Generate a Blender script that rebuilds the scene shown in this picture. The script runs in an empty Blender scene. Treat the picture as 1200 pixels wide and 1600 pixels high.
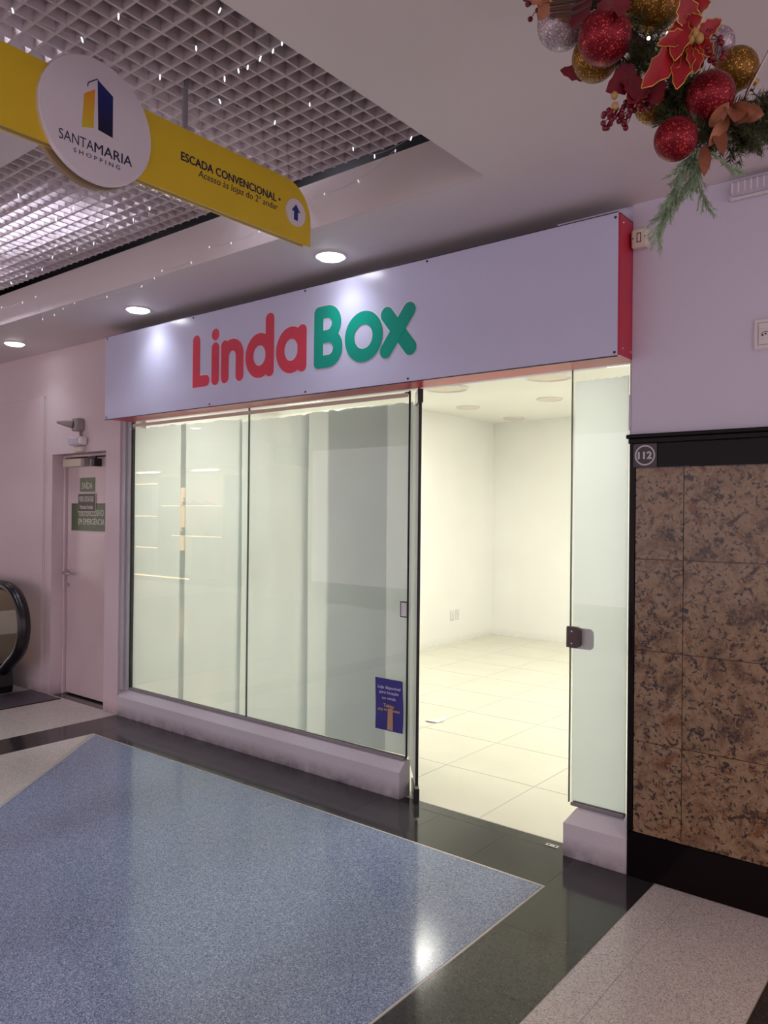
import bpy, math, random
from mathutils import Vector, Matrix

random.seed(7)
PI = math.pi
SC = bpy.context.scene
COL = SC.collection

# ------------------------------------------------------------------ camera, world, exposure
cam_d = bpy.data.cameras.new('camera')
cam_d.sensor_fit = 'AUTO'
cam_d.sensor_width = 36.0
cam_d.lens = 1208.02 / 1600.0 * 36.0
cam_d.clip_start = 0.05
cam_d.clip_end = 200
cam = bpy.data.objects.new('camera', cam_d)
COL.objects.link(cam)
RGT = Vector((0.780364, 0.625244, 0.010092))
DWN = Vector((0.005055, 0.00983, -0.999939))
FWD = Vector((-0.625305, 0.780367, 0.004511))
mw = Matrix((RGT, -DWN, -FWD)).transposed().to_4x4()
mw.translation = Vector((0, 0, 1.5))
cam.matrix_world = mw
SC.camera = cam

world = bpy.data.worlds.new('mall_ambient')
SC.world = world
world.use_nodes = True
bg = world.node_tree.nodes['Background']
bg.inputs[0].default_value = (1.0, 0.85, 0.915, 1)
bg.inputs[1].default_value = 1.25

SC.view_settings.view_transform = 'Standard'
SC.view_settings.look = 'None'
SC.view_settings.gamma = 1.0
SC.view_settings.use_curve_mapping = False
SC.view_settings.exposure = 0.0
SC.cycles.max_bounces = 8
SC.cycles.diffuse_bounces = 4
SC.cycles.glossy_bounces = 4
SC.cycles.transparent_max_bounces = 12
SC.cycles.sample_clamp_indirect = 4.0
SC.cycles.caustics_reflective = False
SC.cycles.caustics_refractive = False

DOWNLIGHT_W = 1.0
TUBE_E = 70.0
PANEL_W = 29.0
WARM_W = 14.0

# ------------------------------------------------------------------ mesh helpers
class MB:
    def __init__(self):
        self.v = []; self.f = []
    def add(self, vs, fs):
        n = len(self.v)
        self.v += [tuple(p) for p in vs]
        self.f += [tuple(i + n for i in f) for f in fs]
        return self
    def box(self, x0, x1, y0, y1, z0, z1):
        vs = [(x0,y0,z0),(x1,y0,z0),(x1,y1,z0),(x0,y1,z0),(x0,y0,z1),(x1,y0,z1),(x1,y1,z1),(x0,y1,z1)]
        return self.add(vs, [(3,2,1,0),(4,5,6,7),(0,1,5,4),(1,2,6,5),(2,3,7,6),(3,0,4,7)])
    def bbox(self, x0, x1, y0, y1, z0, z1, b=0.004):
        """box with chamfered edges"""
        vs = []; ids = {}
        X=(x0,x1); Y=(y0,y1); Z=(z0,z1)
        for i in (0,1):
            for j in (0,1):
                for k in (0,1):
                    sx = 1-2*i; sy = 1-2*j; sz = 1-2*k
                    for a in range(3):
                        p = [X[i]+sx*b, Y[j]+sy*b, Z[k]+sz*b]
                        p[a] = (X[i],Y[j],Z[k])[a]
                        ids[(i,j,k,a)] = len(vs); vs.append(tuple(p))
        F = []
        g = lambda i,j,k,a: ids[(i,j,k,a)]
        for s in (0,1):
            F.append([g(s,0,0,0),g(s,1,0,0),g(s,1,1,0),g(s,0,1,0)])
            F.append([g(0,s,0,1),g(1,s,0,1),g(1,s,1,1),g(0,s,1,1)])
            F.append([g(0,0,s,2),g(1,0,s,2),g(1,1,s,2),g(0,1,s,2)])
            for t in (0,1):
                F.append([g(0,s,t,1),g(1,s,t,1),g(1,s,t,2),g(0,s,t,2)])
                F.append([g(s,0,t,0),g(s,1,t,0),g(s,1,t,2),g(s,0,t,2)])
                F.append([g(s,t,0,0),g(s,t,1,0),g(s,t,1,1),g(s,t,0,1)])
                for u in (0,1):
                    pass
        for i in (0,1):
            for j in (0,1):
                for k in (0,1):
                    F.append([g(i,j,k,0),g(i,j,k,1),g(i,j,k,2)])
        c = Vector(((x0+x1)/2,(y0+y1)/2,(z0+z1)/2))
        out = []
        for f in F:
            p = [Vector(vs[q]) for q in f]
            n = (p[1]-p[0]).cross(p[2]-p[0])
            m = sum(p, Vector())/len(p) - c
            out.append(tuple(f) if n.dot(m) > 0 else tuple(reversed(f)))
        return self.add(vs, out)
    def extrude(self, pts, depth_vec):
        """convex/any planar polygon pts (3D), extruded by vector; normal faces -depth_vec for first cap"""
        n = len(pts); d = Vector(depth_vec)
        P = [Vector(p) for p in pts]
        nrm = Vector()
        for i in range(n):
            nrm += P[i].cross(P[(i+1) % n])
        if nrm.dot(d) > 0:
            P.reverse()
        vs = P + [p + d for p in P]
        fs = [tuple(range(n)), tuple(range(2*n-1, n-1, -1))]
        for i in range(n):
            j = (i+1) % n
            fs.append((j, i, i+n, j+n))
        return self.add(vs, fs)
    def ring(self, outer, inner, depth_vec):
        n = len(outer); d = Vector(depth_vec)
        O = [Vector(p) for p in outer]; I = [Vector(p) for p in inner]
        vs = O + I + [p+d for p in O] + [p+d for p in I]
        fs = []
        for i in range(n):
            j = (i+1) % n
            fs += [(i,j,j+n,i+n), (j+2*n,i+2*n,i+3*n,j+3*n), (j,i,i+2*n,j+2*n), (i+n,j+n,j+3*n,i+3*n)]
        return self.add(vs, fs)
    def tube(self, pts, r, n=8, closed=False, caps=True):
        P = [Vector(p) for p in pts]; m = len(P)
        rs = r if isinstance(r, (list, tuple)) else [r]*m
        vs = []; prev = None
        for i in range(m):
            a = P[(i-1) % m] if (closed or i > 0) else P[i]
            b = P[(i+1) % m] if (closed or i < m-1) else P[i]
            t = (b-a)
            if t.length < 1e-9: t = Vector((0,0,1))
            t.normalize()
            if prev is None:
                u = t.orthogonal().normalized()
            else:
                u = (prev - t*prev.dot(t))
                u = u.normalized() if u.length > 1e-6 else t.orthogonal().normalized()
            prev = u
            w = t.cross(u)
            for k in range(n):
                th = 2*PI*k/n
                vs.append(P[i] + (u*math.cos(th) + w*math.sin(th))*rs[i])
        fs = []
        for i in range(m if closed else m-1):
            j = (i+1) % m
            for k in range(n):
                l = (k+1) % n
                fs.append((i*n+k, i*n+l, j*n+l, j*n+k))
        if caps and not closed:
            fs.append(tuple(range(n-1,-1,-1)))
            fs.append(tuple((m-1)*n+k for k in range(n)))
        return self.add(vs, fs)
    def sphere(self, c, r, n=12, m=8, sc=(1,1,1)):
        c = Vector(c); vs = [c + Vector((0,0,r*sc[2]))]; fs = []
        for i in range(1, m):
            ph = PI*i/m
            for k in range(n):
                th = 2*PI*k/n
                vs.append(c + Vector((r*sc[0]*math.sin(ph)*math.cos(th), r*sc[1]*math.sin(ph)*math.sin(th), r*sc[2]*math.cos(ph))))
        vs.append(c - Vector((0,0,r*sc[2])))
        for k in range(n):
            fs.append((0, 1+k, 1+(k+1) % n))
        for i in range(m-2):
            for k in range(n):
                l = (k+1) % n
                fs.append((1+i*n+k, 1+(i+1)*n+k, 1+(i+1)*n+l, 1+i*n+l))
        b = len(vs)-1
        for k in range(n):
            fs.append((b, 1+(m-2)*n+(k+1) % n, 1+(m-2)*n+k))
        return self.add(vs, fs)
    def lathe(self, prof, c=(0,0,0), n=32, axis=2, caps=True):
        """profile of (radius, height) about an axis through c"""
        vs = []; fs = []
        ax = {0:(1,2,0), 1:(2,0,1), 2:(0,1,2)}[axis]
        for (r, h) in prof:
            for k in range(n):
                th = 2*PI*k/n
                p = [0,0,0]
                p[ax[0]] = r*math.cos(th); p[ax[1]] = r*math.sin(th); p[ax[2]] = h
                vs.append((p[0]+c[0], p[1]+c[1], p[2]+c[2]))
        for i in range(len(prof)-1):
            for k in range(n):
                l = (k+1) % n
                fs.append((i*n+k, i*n+l, (i+1)*n+l, (i+1)*n+k))
        if caps:
            fs.append(tuple(range(n-1,-1,-1)))
            fs.append(tuple((len(prof)-1)*n+k for k in range(n)))
        return self.add(vs, fs)
    def mesh(self, name, off=(0,0,0)):
        me = bpy.data.meshes.new(name)
        o = Vector(off)
        me.from_pydata([tuple(Vector(p)-o) for p in self.v], [], self.f)
        me.update()
        return me

ORG = {}
def smooth_mesh(me, angle=40):
    for p in me.polygons: p.use_smooth = True
    try:
        me.set_sharp_from_angle(angle=math.radians(angle))
    except Exception:
        pass

def obj(name, mb, m, parent=None, smooth=False, loc=None):
    """link ONE mesh object; vertices are given in world space, stored about the thing's origin"""
    off = Vector(ORG.get(parent.name, (0,0,0))) if parent else Vector(loc or (0,0,0))
    me = mb.mesh(name, off) if isinstance(mb, MB) else mb
    if smooth: smooth_mesh(me)
    if m is not None:
        me.materials.clear(); me.materials.append(m)
    o = bpy.data.objects.new(name, me)
    COL.objects.link(o)
    if parent:
        o.parent = parent
        ORG[o.name] = off
    else:
        o.location = off
        ORG[o.name] = off
    return o

def thing(name, label, cat, loc, group=None):
    o = bpy.data.objects.new(name, None)
    o.empty_display_size = 0.1
    COL.objects.link(o)
    o.location = loc
    ORG[o.name] = Vector(loc)
    return tag(o, label, cat, group)

def tag(o, label, cat, group=None):
    o['label'] = label; o['category'] = cat
    if group: o['group'] = group
    return o

def struct(o, label=None, cat=None):
    o['kind'] = 'structure'
    if label: o['label'] = label
    if cat: o['category'] = cat
    return o

def sempty(name, label, cat, loc=(0,0,0)):
    o = thing(name, label, cat, loc)
    o['kind'] = 'structure'
    return o

def text_mb(body, origin, right, up, width, height, depth, bold=0.0, align='C', shear=0.0, spacing=1.0):
    """lettering from Blender's built-in font, fitted to width x height (of the whole block) at origin
    (C: centre of the block; L: lower left)"""
    cu = bpy.data.curves.new('lettering', 'FONT')
    cu.body = body
    cu.align_x = 'CENTER' if align == 'C' else 'LEFT'
    cu.offset = min(bold, 0.0)
    cu.shear = shear
    cu.space_character = spacing
    cu.resolution_u = 4
    cu.extrude = 0.02
    ob = bpy.data.objects.new('lettering', cu)
    COL.objects.link(ob)
    dg = bpy.context.evaluated_depsgraph_get()
    dg.update()
    me = bpy.data.meshes.new_from_object(ob.evaluated_get(dg))
    vs = [v.co.copy() for v in me.vertices]
    fs = [tuple(p.vertices) for p in me.polygons]
    bpy.data.objects.remove(ob)
    bpy.data.curves.remove(cu)
    bpy.data.meshes.remove(me)
    x0 = min(v.x for v in vs); x1 = max(v.x for v in vs)
    y0 = min(v.y for v in vs); y1 = max(v.y for v in vs)
    R = Vector(right); U = Vector(up); N = R.cross(U); O = Vector(origin)
    out = MB()
    pts = []
    for v in vs:
        a = (v.x-x0)/(x1-x0); b = (v.y-y0)/(y1-y0); c = (v.z+0.02)/0.04
        if align == 'C':
            a -= .5; b -= .5
        pts.append(O + R*(a*width) + U*(b*height) + N*(c*depth))
    out.add(pts, fs)
    if bold > 0:
        h = height*bold*2.2
        for k, (a, b) in enumerate(((1, 0), (-1, 0), (0, .8), (0, -.8))):
            out.add([p + R*(a*h) + U*(b*h) - N*(.00002*(k+1)) for p in pts], fs)
    return out

def circ(c, u, v, rx, ry=None, n=40, a0=0.0, a1=2*PI, closed=True):
    ry = rx if ry is None else ry
    c = Vector(c); u = Vector(u); v = Vector(v)
    m = n if closed else n+1
    return [c + u*(rx*math.cos(a0+(a1-a0)*i/n)) + v*(ry*math.sin(a0+(a1-a0)*i/n)) for i in range(m)]

# ------------------------------------------------------------------ materials
def lin(c):
    f = lambda s: (s/12.92 if s <= 0.04045 else ((s+0.055)/1.055)**2.4)
    return tuple(f(x/255.0) for x in c) + (1.0,)

class N:
    """little node-building helper"""
    def __init__(self, name):
        self.m = bpy.data.materials.new(name)
        self.m.use_nodes = True
        self.t = self.m.node_tree
        self.p = self.t.nodes['Principled BSDF']
        self.out = self.t.nodes['Material Output']
    def n(self, typ, **kw):
        x = self.t.nodes.new(typ)
        for k, v in kw.items():
            if k.startswith('_'): setattr(x, k[1:], v)
            else: x.inputs[k].default_value = v
        return x
    def l(self, a, ao, b, bi):
        self.t.links.new(a.outputs[ao], b.inputs[bi])
    def coords(self, kind='pos'):
        if kind == 'pos':
            g = self.n('ShaderNodeNewGeometry'); return g, 'Position'
        g = self.n('ShaderNodeTexCoord'); return g, kind
    def noise(self, scale, detail=4, rough=.55, kind='pos', dist=0.0, dim='3D'):
        c, s = self.coords(kind)
        x = self.n('ShaderNodeTexNoise', Scale=scale, Detail=detail, Roughness=rough, Distortion=dist)
        self.l(c, s, x, 'Vector')
        return x
    def ramp(self, src, so, stops):
        r = self.n('ShaderNodeValToRGB')
        e = r.color_ramp.elements
        while len(e) < len(stops): e.new(0.5)
        for i, (p, c) in enumerate(stops):
            e[i].position = p; e[i].color = c
        self.l(src, so, r, 'Fac')
        return r
    def mix(self, fac, a, b, mode='MIX'):
        x = self.n('ShaderNodeMix'); x.data_type = 'RGBA'; x.blend_type = mode
        for sock, val in ((0, fac), (6, a), (7, b)):
            if isinstance(val, tuple) and hasattr(val[0], 'outputs'):
                self.t.links.new(val[0].outputs[val[1]], x.inputs[sock])
            else:
                x.inputs[sock].default_value = val
        return x
    def bump(self, src, so, strength, dist=0.01):
        b = self.n('ShaderNodeBump', Strength=strength, Distance=dist)
        self.l(src, so, b, 'Height')
        self.l(b, 'Normal', self.p, 'Normal')

def plain(name, rgb, rough=.5, metal=0.0, spec=.5, var=0.05, scale=8.0, bump=0.0, bscale=60.0):
    k = N(name)
    k.p.inputs['Roughness'].default_value = rough
    k.p.inputs['Metallic'].default_value = metal
    k.p.inputs['Specular IOR Level'].default_value = spec
    c = lin(rgb)
    n = k.noise(scale)
    d = tuple(x*(1-var) for x in c[:3]) + (1,)
    e = tuple(min(1, x*(1+var)) for x in c[:3]) + (1,)
    r = k.ramp(n, 'Fac', [(0.3, d), (0.7, e)])
    k.l(r, 'Color', k.p, 'Base Color')
    if bump:
        b = k.noise(bscale, 3)
        k.bump(b, 'Fac', bump, 0.004)
    return k.m

def glow(name, rgb, e):
    k = N(name)
    k.p.inputs['Base Color'].default_value = lin(rgb)
    k.p.inputs['Emission Color'].default_value = lin(rgb)
    k.p.inputs['Emission Strength'].default_value = e
    return k.m

def glass_mat(name, tint=(235, 245, 240), refl=1.0):
    k = N(name)
    tr = k.n('ShaderNodeBsdfTransparent'); tr.inputs['Color'].default_value = lin(tint)
    gl = k.n('ShaderNodeBsdfGlossy', Roughness=0.0); gl.inputs['Color'].default_value = (1,1,1,1)
    fr = k.n('ShaderNodeLayerWeight')
    pw = k.n('ShaderNodeMath', _operation='POWER'); pw.inputs[1].default_value = 5.0
    mu = k.n('ShaderNodeMath', _operation='MULTIPLY_ADD'); mu.inputs[1].default_value = .96*refl; mu.inputs[2].default_value = .042*refl
    ms = k.n('ShaderNodeMixShader')
    k.l(fr, 'Facing', pw, 0); k.l(pw, 'Value', mu, 0); k.l(mu, 'Value', ms, 'Fac')
    k.l(tr, 'BSDF', ms, 1); k.l(gl, 'BSDF', ms, 2)
    k.l(ms, 'Shader', k.out, 'Surface')
    return k.m

def sheet_mat(name, rgb, trans=.55):
    k = N(name)
    n = k.noise(2.2, 5)
    c = lin(rgb)
    r = k.ramp(n, 'Fac', [(0.3, tuple(x*.93 for x in c[:3])+(1,)), (0.7, c)])
    df = k.n('ShaderNodeBsdfDiffuse'); tl = k.n('ShaderNodeBsdfTranslucent')
    ms = k.n('ShaderNodeMixShader'); ms.inputs['Fac'].default_value = trans
    k.l(r, 'Color', df, 'Color'); k.l(r, 'Color', tl, 'Color')
    k.l(df, 'BSDF', ms, 1); k.l(tl, 'BSDF', ms, 2)
    k.l(ms, 'Shader', k.out, 'Surface')
    return k.m

def wall_mat(name, rgb, bump=.25, low_dark=0.0, rough=.55):
    k = N(name)
    k.p.inputs['Roughness'].default_value = rough
    k.p.inputs['Specular IOR Level'].default_value = .35
    c = lin(rgb)
    n = k.noise(1.3, 6)
    r = k.ramp(n, 'Fac', [(0.3, tuple(x*.95 for x in c[:3])+(1,)), (0.7, c)])
    src = (r, 'Color')
    if low_dark:  # blends towards dark brown near the floor, broken up by noise
        g, s = k.coords('pos')
        sp = k.n('ShaderNodeSeparateXYZ'); k.l(g, s, sp, 0)
        mr = k.n('ShaderNodeMapRange'); mr.inputs[1].default_value = 0.0; mr.inputs[2].default_value = 0.09
        mr.inputs[3].default_value = 1.0; mr.inputs[4].default_value = 0.0
        k.l(sp, 'Z', mr, 0)
        n2 = k.noise(14, 5)
        mm = k.n('ShaderNodeMath', _operation='MULTIPLY'); k.l(mr, 0, mm, 0); k.l(n2, 'Fac', mm, 1)
        m2 = k.n('ShaderNodeMath', _operation='MULTIPLY'); k.l(mm, 0, m2, 0); m2.inputs[1].default_value = low_dark
        x = k.mix((m2, 0), src, lin((70, 55, 58)))
        src = (x, 2)
    k.t.links.new(src[0].outputs[src[1]], k.p.inputs['Base Color'])
    b = k.noise(70, 3, .5)
    k.bump(b, 'Fac', bump, 0.004)
    return k.m

def speckle_mat(name, base, dark, light, scale, rough=.12, spec=.5, contrast=1.0, big=0.06, coarse=0.0):
    """polished speckled stone / terrazzo"""
    k = N(name)
    k.p.inputs['Roughness'].default_value = rough
    k.p.inputs['Specular IOR Level'].default_value = spec
    v = k.n('ShaderNodeTexVoronoi', Scale=scale)
    g, so = k.coords('pos'); k.l(g, so, v, 'Vector')
    sp = k.n('ShaderNodeSeparateColor'); k.l(v, 'Color', sp, 0)
    r1 = k.ramp(sp, 0, [(0.10, lin(dark)), (0.32, lin(base)), (0.70, lin(base)), (0.92, lin(light))])
    n2 = k.noise(1.7, 4)
    r2 = k.ramp(n2, 'Fac', [(0.3, (1-big,)*3+(1,)), (0.7, (1.0,)*3+(1,))])
    x = k.mix(1.0, (r1, 'Color'), (r2, 'Color'), 'MULTIPLY')
    k.l(x, 2, k.p, 'Base Color')
    nr = k.noise(3.0, 4)
    rr = k.ramp(nr, 'Fac', [(0.3, (rough*.8,)*3+(1,)), (0.75, (rough*1.35,)*3+(1,))])
    k.l(rr, 'Color', k.p, 'Roughness')
    return k.m

def granite_mat():
    k = N('brown_granite')
    k.p.inputs['Roughness'].default_value = .22
    g, s = k.coords('pos')
    oi = k.n('ShaderNodeObjectInfo')
    mul = k.n('ShaderNodeMath', _operation='MULTIPLY'); mul.inputs[1].default_value = 40.0
    k.l(oi, 'Random', mul, 0)
    ad = k.n('ShaderNodeVectorMath', _operation='ADD')
    cb = k.n('ShaderNodeCombineXYZ'); k.l(mul, 0, cb, 0); k.l(mul, 0, cb, 2)
    k.l(g, s, ad, 0); k.l(cb, 0, ad, 1)
    def nz(scale, det, dist=0.0, rough=.6):
        x = k.n('ShaderNodeTexNoise', Scale=scale, Detail=det, Roughness=rough, Distortion=dist)
        k.l(ad, 0, x, 'Vector'); return x
    a = nz(9, 6, .8)
    r = k.ramp(a, 'Fac', [(0.32, lin((78, 52, 36))), (0.44, lin((124, 96, 68))), (0.55, lin((146, 120, 92))), (0.66, lin((112, 72, 36)))])
    b = nz(55, 3, .6)
    rb = k.ramp(b, 'Fac', [(0.38, (1,1,1,1)), (0.45, (0,0,0,1))])
    x = k.mix((rb, 'Color'), (r, 'Color'), lin((44, 28, 24)))
    c = nz(16, 4, 1.2)
    rc = k.ramp(c, 'Fac', [(0.585, (0,0,0,1)), (0.64, (1,1,1,1))])
    y = k.mix((rc, 'Color'), (x, 2), lin((54, 33, 22)))
    d = nz(120, 2)
    rd = k.ramp(d, 'Fac', [(0.58, (0,0,0,1)), (0.68, (.7,.7,.7,1))])
    z = k.mix((rd, 'Color'), (y, 2), lin((150, 128, 106)))
    k.l(z, 2, k.p, 'Base Color')
    return k.m

def glitter_mat(name, rgb, hi):
    k = N(name)
    k.p.inputs['Roughness'].default_value = .38
    k.p.inputs['Metallic'].default_value = .55
    v = k.n('ShaderNodeTexVoronoi', Scale=420.0)
    g, s = k.coords('Object'); k.l(g, s, v, 'Vector')
    sp = k.n('ShaderNodeSeparateColor'); k.l(v, 'Color', sp, 0)
    r = k.ramp(sp, 0, [(0.0, tuple(x*.55 for x in lin(rgb)[:3])+(1,)), (0.86, lin(rgb)), (0.985, lin(hi))])  # rare bright cells paint the sparkle of the glitter into the colour
    k.l(r, 'Color', k.p, 'Base Color')
    nm = k.n('ShaderNodeBump', Strength=.9, Distance=.002)
    k.l(sp, 1, nm, 'Height'); k.l(nm, 'Normal', k.p, 'Normal')
    return k.m

def tower_mat(name, bottom, top, z0, z1):
    k = N(name)
    k.p.inputs['Roughness'].default_value = .4
    g, s = k.coords('pos')
    sp = k.n('ShaderNodeSeparateXYZ'); k.l(g, s, sp, 0)
    mr = k.n('ShaderNodeMapRange'); mr.inputs[1].default_value = z0; mr.inputs[2].default_value = z1
    k.l(sp, 'Z', mr, 0)
    r = k.ramp(mr, 0, [(0, lin(bottom)), (1, lin(top))])
    k.l(r, 'Color', k.p, 'Base Color')
    return k.m

M = dict(
    ceiling=wall_mat('ceiling_paint', (232, 222, 224), .08),
    wall=wall_mat('white_wall_lilac_cast', (214, 208, 226), .35, low_dark=.9),  # white wall; the lilac tint puts the cool and pink light into the colour
    wall_left=wall_mat('white_wall_pink_cast', (217, 198, 203), .3, low_dark=.9),  # white wall; the pink tint puts the salmon light from the left into the colour
    shop_wall=wall_mat('cream_white_shop_paint', (243, 243, 239), .15, low_dark=.2),
    shop_ceil=wall_mat('white_shop_ceiling_paint', (240, 240, 234), .05),
    shop_tile=plain('cream_porcelain_tile', (212, 209, 193), .25, var=.03, scale=2.5),
    grout=plain('grey_grout', (150, 142, 128), .8),
    curb=wall_mat('painted_curb', (210, 204, 210), .3, low_dark=1.2),
    grille=plain('white_grille_metal', (210, 199, 204), .45, var=.03),
    plenum=plain('plenum_paint', (44, 40, 44), .8),
    dark=plain('shadow_gap_black', (22, 20, 22), .6),
    terrazzo=speckle_mat('blue_terrazzo', (126, 140, 166), (82, 96, 126), (174, 184, 202), 300, .13, .5),
    terrazzo_edge=plain('cream_terrazzo_strip', (186, 182, 176), .3),
    black_tile=speckle_mat('charcoal_polished_stone', (50, 48, 50), (44, 42, 44), (57, 54, 57), 300, .10, .5),
    grey_tile=speckle_mat('grey_speckled_granite', (200, 197, 197), (150, 146, 145), (222, 220, 219), 330, .17),
    beige_tile=speckle_mat('beige_speckled_granite', (206, 198, 190), (168, 158, 150), (224, 218, 210), 330, .12),
    joint=plain('pale_joint_mortar', (172, 166, 160), .7),
    sign_face=plain('pale_lavender_glossy_acrylic', (206, 206, 234), .2, spec=.5, var=.01),
    sign_red=plain('crimson_sheet_metal', (196, 38, 66), .35, var=.04),
    sign_edge=plain('dark_purple_edge', (48, 34, 50), .4),
    red_letter=plain('raspberry_vinyl', (212, 66, 88), .28, var=.02),
    green_letter=plain('teal_green_vinyl', (0, 152, 132), .28, var=.02),
    letter_edge=plain('pale_vinyl_outline', (226, 206, 224), .3, var=.01),
    screw=plain('dark_screw', (30, 26, 30), .5),
    alu=plain('satin_aluminium', (178, 176, 184), .38, metal=.75, var=.04),
    jamb=plain('lilac_grey_aluminium', (184, 181, 187), .4, metal=.1, var=.03),
    alu_grey=plain('grey_painted_channel', (138, 132, 136), .45, var=.04),
    glass=glass_mat('clear_glass', (253, 254, 253)),
    glass_edge=plain('dark_glass_edge', (84, 92, 88), .15),
    seal=plain('black_rubber_seal', (14, 13, 14), .5),
    sheet=sheet_mat('white_plastic_sheet', (222, 230, 227), .52),
    sheet_door=sheet_mat('white_paper_on_glass', (232, 234, 232), .35),
    patch=plain('dark_metal_patch_fitting', (52, 50, 52), .35, metal=.6),
    lock=plain('brown_lock_metal', (84, 66, 66), .4, metal=.3),
    lock_back=plain('pale_grey_plate', (222, 222, 222), .5),
    granite=granite_mat(),
    black_gloss=plain('black_polished_granite', (18, 11, 14), .12, var=.1, spec=.12),
    plaque=plain('charcoal_plaque', (64, 56, 60), .4),
    plaque_white=plain('grey_white_print', (205, 198, 205), .5),
    yellow=plain('mustard_yellow_acrylic', (224, 190, 42), .4, var=.02),
    white_sign=plain('white_acrylic', (224, 214, 224), .4, var=.01),
    sign_side=plain('tan_sign_edge', (160, 135, 110), .5),
    navy=plain('navy_print', (26, 28, 66), .45),
    blue_arrow=plain('royal_blue_print', (24, 50, 130), .4),
    tower_blue=tower_mat('tower_blue_print', (18, 18, 44), (36, 40, 120), 2.74, 2.91),
    tower_gold=tower_mat('tower_gold_print', (214, 190, 50), (226, 140, 44), 2.73, 2.87),
    hook_blue=plain('indigo_print', (44, 36, 110), .4),
    lens=glow('lamp_lens', (250, 252, 255), 14.0),
    tube=glow('fluorescent_tube', (238, 240, 255), TUBE_E),
    led=glow('fairy_led', (244, 246, 255), 1.6),
    led_dim=glow('dim_fairy_led', (236, 226, 240), .75),
    white_plastic=plain('white_plastic', (226, 218, 220), .35, var=.01),
    cream_plastic=plain('cream_plastic', (222, 212, 196), .4, var=.01),
    grey_plastic=plain('grey_plastic', (156, 146, 148), .45),
    diffuser=plain('ribbed_lilac_diffuser', (196, 186, 204), .25),
    hole=plain('socket_hole', (30, 28, 30), .7),
    wire=plain('clear_white_wire', (206, 200, 206), .4),
    door_paint=plain('white_door_pink_cast', (214, 193, 196), .22, var=.03, scale=3),  # door colour takes in the warm pink light falling on it
    door_gap=plain('door_gap', (46, 38, 42), .7),
    chrome=plain('chrome', (210, 206, 208), .15, metal=.95),
    exit_green=plain('dull_green_sign', (74, 92, 62), .3),
    exit_brown=plain('dark_brown_sign', (72, 54, 54), .4),
    exit_text=plain('pale_sign_print', (206, 206, 190), .5),
    poster=plain('deep_violet_blue_paper', (54, 48, 128), .55, var=.05),
    poster_text=plain('pale_lilac_print', (206, 204, 236), .6),
    poster_gold=plain('gold_print', (216, 184, 108), .6),
    tape=plain('tan_packing_tape', (186, 142, 108), .35),
    rubber=plain('black_handrail_rubber', (20, 17, 24), .3),
    esc_metal=plain('brushed_escalator_metal', (96, 90, 100), .42, metal=.5),
    esc_glass=glass_mat('tinted_balustrade_glass', (205, 200, 178)),
    paper=plain('white_paper', (246, 246, 246), .7),
    red_bauble=glitter_mat('red_glitter', (132, 8, 32), (255, 90, 80)),
    gold_bauble=glitter_mat('gold_glitter', (138, 94, 26), (255, 200, 100)),
    white_bauble=glitter_mat('white_glitter', (196, 176, 186), (255, 246, 246)),
    petal=plain('crimson_velvet_petal', (150, 8, 26), .45, var=.25, scale=40),
    petal_edge=plain('gold_glitter_trim', (206, 160, 70), .35, metal=.6, var=.3, scale=200),
    dark_petal=plain('dark_crimson_petal', (112, 12, 30), .5, var=.25, scale=40),
    berry=plain('dark_red_berry', (110, 8, 28), .25),
    needle=plain('dark_pine_needle', (72, 76, 42), .6, var=.35, scale=30),
    needle_frost=plain('frosted_green_needle', (150, 172, 140), .6, var=.25, scale=30),
    copper=plain('copper_brown_leaf', (150, 92, 66), .4, metal=.35, var=.25, scale=40),
    twig=plain('brown_twig', (70, 46, 40), .7),
    gold_nut=plain('gold_seed_pod', (180, 140, 80), .4),
)

# ------------------------------------------------------------------ floor
ZC = 2.825           # concourse ceiling
floor = struct(obj('floor', MB().box(-16, 4.5, -6, 9.2, -0.12, -0.0012), M['joint']), 'polished concourse and shop floor under the stone tiles', 'floor')

def tile_poly(pts, mat, name, parent=floor, h=0.006):
    c = sum((Vector((x, y, 0)) for x, y in pts), Vector())/len(pts)
    m = MB().extrude([(x, y, 0) for x, y in pts], (0, 0, -h))
    me = m.mesh(name, c)
    me.materials.append(mat)
    o = bpy.data.objects.new(name, me); COL.objects.link(o)
    o.parent = parent; o.location = c
    ORG[o.name] = c
    return o

def tile_grid(xs, ys, mat, name, gap=0.002, parent=floor):
    cache = {}
    for i in range(len(xs)-1):
        for j in range(len(ys)-1):
            w = xs[i+1]-xs[i]-gap; d = ys[j+1]-ys[j]-gap
            key = (round(w, 3), round(d, 3))
            if key not in cache:
                me = MB().box(-w/2, w/2, -d/2, d/2, -0.006, 0).mesh(name)
                me.materials.append(mat); cache[key] = me
            o = bpy.data.objects.new(name, cache[key]); COL.objects.link(o)
            o.parent = parent
            o.location = ((xs[i]+xs[i+1])/2, (ys[j]+ys[j+1])/2, 0)

def steps(a, b, s):
    n = max(1, round((b-a)/s)); return [a+(b-a)*i/n for i in range(n+1)]

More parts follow.
